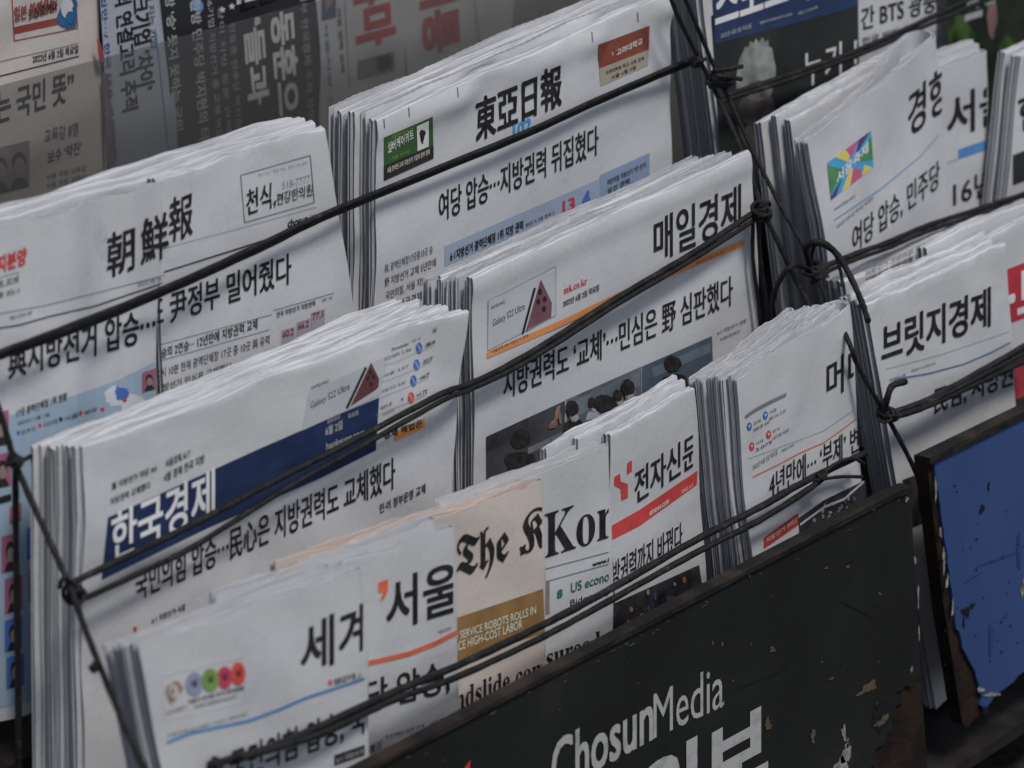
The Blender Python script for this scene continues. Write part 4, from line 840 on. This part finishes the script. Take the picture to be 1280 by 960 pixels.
for z in (zA+.12, zB+.05): beam('cross_bar', Vector((XL, .255, z))-ro, Vector((XR, .255, z))-ro, .012, .012, METAL, rk)

# ------------------------------------------------------------------ cords
PXM = DIST/FP
def cordobj(label, group=None):
    o = bpy.data.objects.new('cord', None); COL.objects.link(o); o['label'] = label; o['category'] = 'cord'; o['group'] = group or 'black cords lashed across the rack'
    return o
def strand(par, pts, r, name='strand'):
    """pts: (x, y, depth)"""
    P3 = [onY(x, y, Y) for (x, y, Y) in pts]
    if par.get('set') is None: par.location = Vector(P3[0]); par['set'] = 1
    return solid(name, [tube([Vector(p)-par.location for p in P3], .9*r*PXM)], CORD, par)
def ring(c, ax, R, r, seg=18):
    c = Vector(c); ax = Vector(ax).normalized(); a = ax.orthogonal().normalized(); b = ax.cross(a)
    V = []; F = []; n = 7
    for i in range(seg):
        t = 2*math.pi*i/seg; d = a*math.cos(t)+b*math.sin(t)
        for k in range(n):
            s = 2*math.pi*k/n; V.append(c+d*(R+r*math.cos(s))+ax*r*math.sin(s))
    for i in range(seg):
        for k in range(n): F.append((i*n+k, i*n+(k+1) % n, ((i+1) % seg)*n+(k+1) % n, ((i+1) % seg)*n+k))
    return V, F
def knot(x, y, Y, size, seed, label, tails=(), n=6):
    c = onY(x, y, Y); rng = np.random.default_rng(seed)
    k = bpy.data.objects.new('knot', None); COL.objects.link(k); k.location = Vector(c); k['label'] = label; k['category'] = 'knot'; k['group'] = 'knots tying the cords'
    rings = []
    for i in range(n):
        ax = rng.normal(size=3)*(.6, .5, .8)+np.array([.5, 0, -.6])
        rings.append(ring(rng.normal(size=3)*size*PXM*.28, ax, size*PXM*rng.uniform(.62, .95), 2.6*PXM, 16))
    a = np.linspace(0, 4.5*math.pi, 60)
    wrap = [Vector((math.cos(t)*size*PXM*.55, math.sin(t)*size*PXM*.5, (i/60-.5)*size*PXM*1.5)) for i, t in enumerate(a)]
    rings.append(tube(wrap[::2], 2.8*PXM))
    solid('lashing', rings, CORD, k)
    for t in tails:
        P3 = [Vector(onY(px_, py_, pY))-k.location for (px_, py_, pY) in t[0]]
        solid('tail', [tube(P3, t[1]*PXM)], CORD, k)
    return k
c1 = cordobj('long black doubled cord across the clinic advertisement paper and the tallest pile')
strand(c1, [(-40, 463, .085), (0, 446, .086), (100, 410, .086), (205, 366, .092), (320, 314, .107), (420, 266, .110), (640, 176, .110), (760, 122, .111), (870, 76, .108)], 4.3)
strand(c1, [(-40, 456, .081), (0, 440, .081), (100, 402, .081), (205, 360, .087), (320, 308, .103), (420, 261, .106), (640, 172, .106), (760, 118, .107), (868, 72, .104)], 3.6)
c2 = cordobj('long black doubled cord crossing the navy banner and the orange line paper')
strand(c2, [(90, 729, -.018), (120, 714, -.018), (240, 656, -.018), (360, 592, -.017), (430, 557, -.017), (551, 493, -.024), (590, 479, -.014), (660, 443, -.012), (777, 369, -.012), (860, 320, -.012), (945, 264, -.014)], 4.6)
strand(c2, [(108, 747, -.020), (180, 714, -.020), (244, 682, -.020), (360, 609, -.021), (430, 570, -.021), (551, 502, -.028), (590, 486, -.018), (660, 451, -.016), (777, 377, -.016), (860, 328, -.016), (948, 272, -.016)], 3.9)
c3 = cordobj('lowest long black cord, running just above the black signboard')
strand(c3, [(262, 956, -.189), (330, 937, -.187), (400, 908, -.183), (490, 866, -.174), (572, 832, -.164), (677, 782, -.155), (760, 738, -.150), (868, 676, -.149), (950, 634, -.148), (1010, 600, -.145), (1082, 566, -.142)], 5.2)
strand(c3, [(300, 948, -.195), (400, 918, -.190), (490, 876, -.180), (572, 846, -.171), (677, 797, -.162), (760, 752, -.157), (868, 692, -.156), (950, 650, -.155), (1010, 612, -.151), (1030, 596, -.147)], 4.6)
c4 = cordobj('black cord crossing the white haired man on the sports paper')
strand(c4, [(898, 122, .098), (930, 112, .100), (1000, 89, .101), (1080, 60, .101), (1172, 18, .101), (1230, -10, .1)], 4.6)
strand(c4, [(898, 128, .095), (930, 118, .096), (1000, 95, .097), (1080, 66, .097), (1172, 26, .097), (1260, -10, .097)], 4.0)
c5 = cordobj('black cord under the rainbow coloured advertisement')
strand(c5, [(1020, 338, -.03), (1065, 319, -.024), (1110, 303, -.018), (1160, 282, -.01), (1240, 256, .0), (1300, 236, .0)], 4.6)
strand(c5, [(1022, 345, -.034), (1065, 326, -.029), (1110, 310, -.022), (1160, 289, -.014), (1240, 262, -.004), (1300, 242, -.004)], 3.6)
c6 = cordobj('black cord between the five syllable masthead and the blue board')
strand(c6, [(1108, 518, -.140), (1150, 504, -.140), (1190, 484, -.138), (1240, 456, -.137), (1310, 416, -.137)], 5.0)
strand(c6, [(1110, 524, -.144), (1150, 511, -.143), (1190, 494, -.141), (1240, 470, -.140), (1310, 438, -.140)], 5.0)
strand(c6, [(1150, 508, -.142), (1190, 489, -.141), (1240, 463, -.140), (1310, 427, -.140)], 4.0)
# side ropes that tie the rows together
s1 = cordobj('slanting black side cord at the lower left, past the navy banner pile', 'slanting side cords')
strand(s1, [(-20, 470, .06), (0, 515, .045), (19, 578, .035), (50, 650, .01), (86, 730, -.03), (106, 785, -.07), (127, 838, -.13), (155, 905, -.18), (190, 980, -.21)], 4.0)
s2 = cordobj('upright black cord hanging at the far left edge', 'slanting side cords')
strand(s2, [(19, 575, .04), (20, 680, .045), (22, 820, .05), (24, 1000, .05)], 4.2); strand(s2, [(18, 582, .04), (33, 573, .05), (48, 566, .06)], 3.2)
s3 = cordobj('slanting pair of black side cords between the two columns of piles', 'slanting side cords')
strand(s3, [(832, -20, .09), (848, 22, .09), (868, 62, .09), (889, 104, .085), (915, 160, .06), (938, 216, .02), (953, 262, -.02)], 3.6)
strand(s3, [(848, -20, .09), (870, 30, .09), (893, 84, .085), (915, 132, .07), (938, 182, .05), (975, 256, .01), (1008, 312, -.03)], 3.4)
strand(s3, [(956, 268, -.02), (975, 308, -.03), (992, 345, -.04), (1012, 382, -.06), (1030, 420, -.075)], 3.8)
strand(s3, [(948, 268, -.015), (950, 320, -.012), (958, 380, -.01), (965, 440, -.01)], 3.4); strand(s3, [(942, 268, -.012), (941, 320, -.010), (948, 380, -.008), (954, 440, -.008)], 3.0)
strand(s3, [(1018, 340, -.04), (1034, 376, -.06), (1050, 415, -.08)], 3.2)
s4 = cordobj('slanting black side cord down past the five syllable paper to the blue board', 'slanting side cords')
strand(s4, [(1040, 380, -.09), (1062, 430, -.135), (1070, 452, -.135), (1088, 486, -.14), (1107, 518, -.145), (1130, 560, -.15), (1148, 600, -.155), (1152, 640, -.155)], 3.8)
knot(95, 742, -.028, 11, 1, 'knot where the navy banner cord meets the lower left side cord', [([(95, 735, -.03), (80, 722, -.035), (74, 735, -.03)], 2.6)])
knot(20, 578, .03, 7, 2, 'small knot at the top of the upright cord at the left edge')
knot(118, 834, -.125, 5, 3, 'smallest knot, on the side cord left of the coloured balls', n=3)
knot(896, 100, .082, 15, 4, 'large knot with two stubby tails beside the white haired man', [([(892, 88, .07), (910, 86, .066), (928, 83, .062)], 3.2), ([(894, 94, .07), (910, 96, .064), (927, 99, .06)], 3.2)], n=8)
knot(872, 74, .09, 9, 5, 'knot at the right end of the topmost long cord', n=5)
knot(952, 264, -.02, 12, 6, 'knot at the upper right corner of the orange line paper')
knot(1020, 336, -.04, 13, 7, 'knot with long looping tails above the looped money paper', [([(1012, 330, -.045), (1008, 308, -.06), (1028, 303, -.075), (1048, 320, -.085), (1066, 352, -.10), (1078, 380, -.12), (1085, 401, -.14)], 4.2), ([(1014, 326, -.045), (1020, 306, -.06), (1042, 316, -.07), (1051, 340, -.075), (1053, 358, -.08)], 2.4), ([(1012, 336, -.045), (990, 332, -.05), (974, 352, -.04), (966, 378, -.03), (970, 410, -.02)], 3.6)], n=8)
knot(1108, 518, -.146, 12, 8, 'knot with a thick raised tail at the left of the blue board cord', [([(1106, 512, -.15), (1110, 494, -.155), (1116, 482, -.155), (1132, 477, -.155)], 4.6)], n=7)
knot(1026, 596, -.15, 7, 9, 'small knot on the lowest cord below the orange hairline', [([(1026, 596, -.15), (1044, 580, -.15), (1066, 573, -.148), (1080, 580, -.146)], 2.6), ([(1024, 600, -.152), (1050, 596, -.15), (1078, 596, -.148)], 2.4)], n=4)
knot(268, 955, -.187, 7, 10, 'rounded cord end at the bottom left of the lowest cord', n=4)
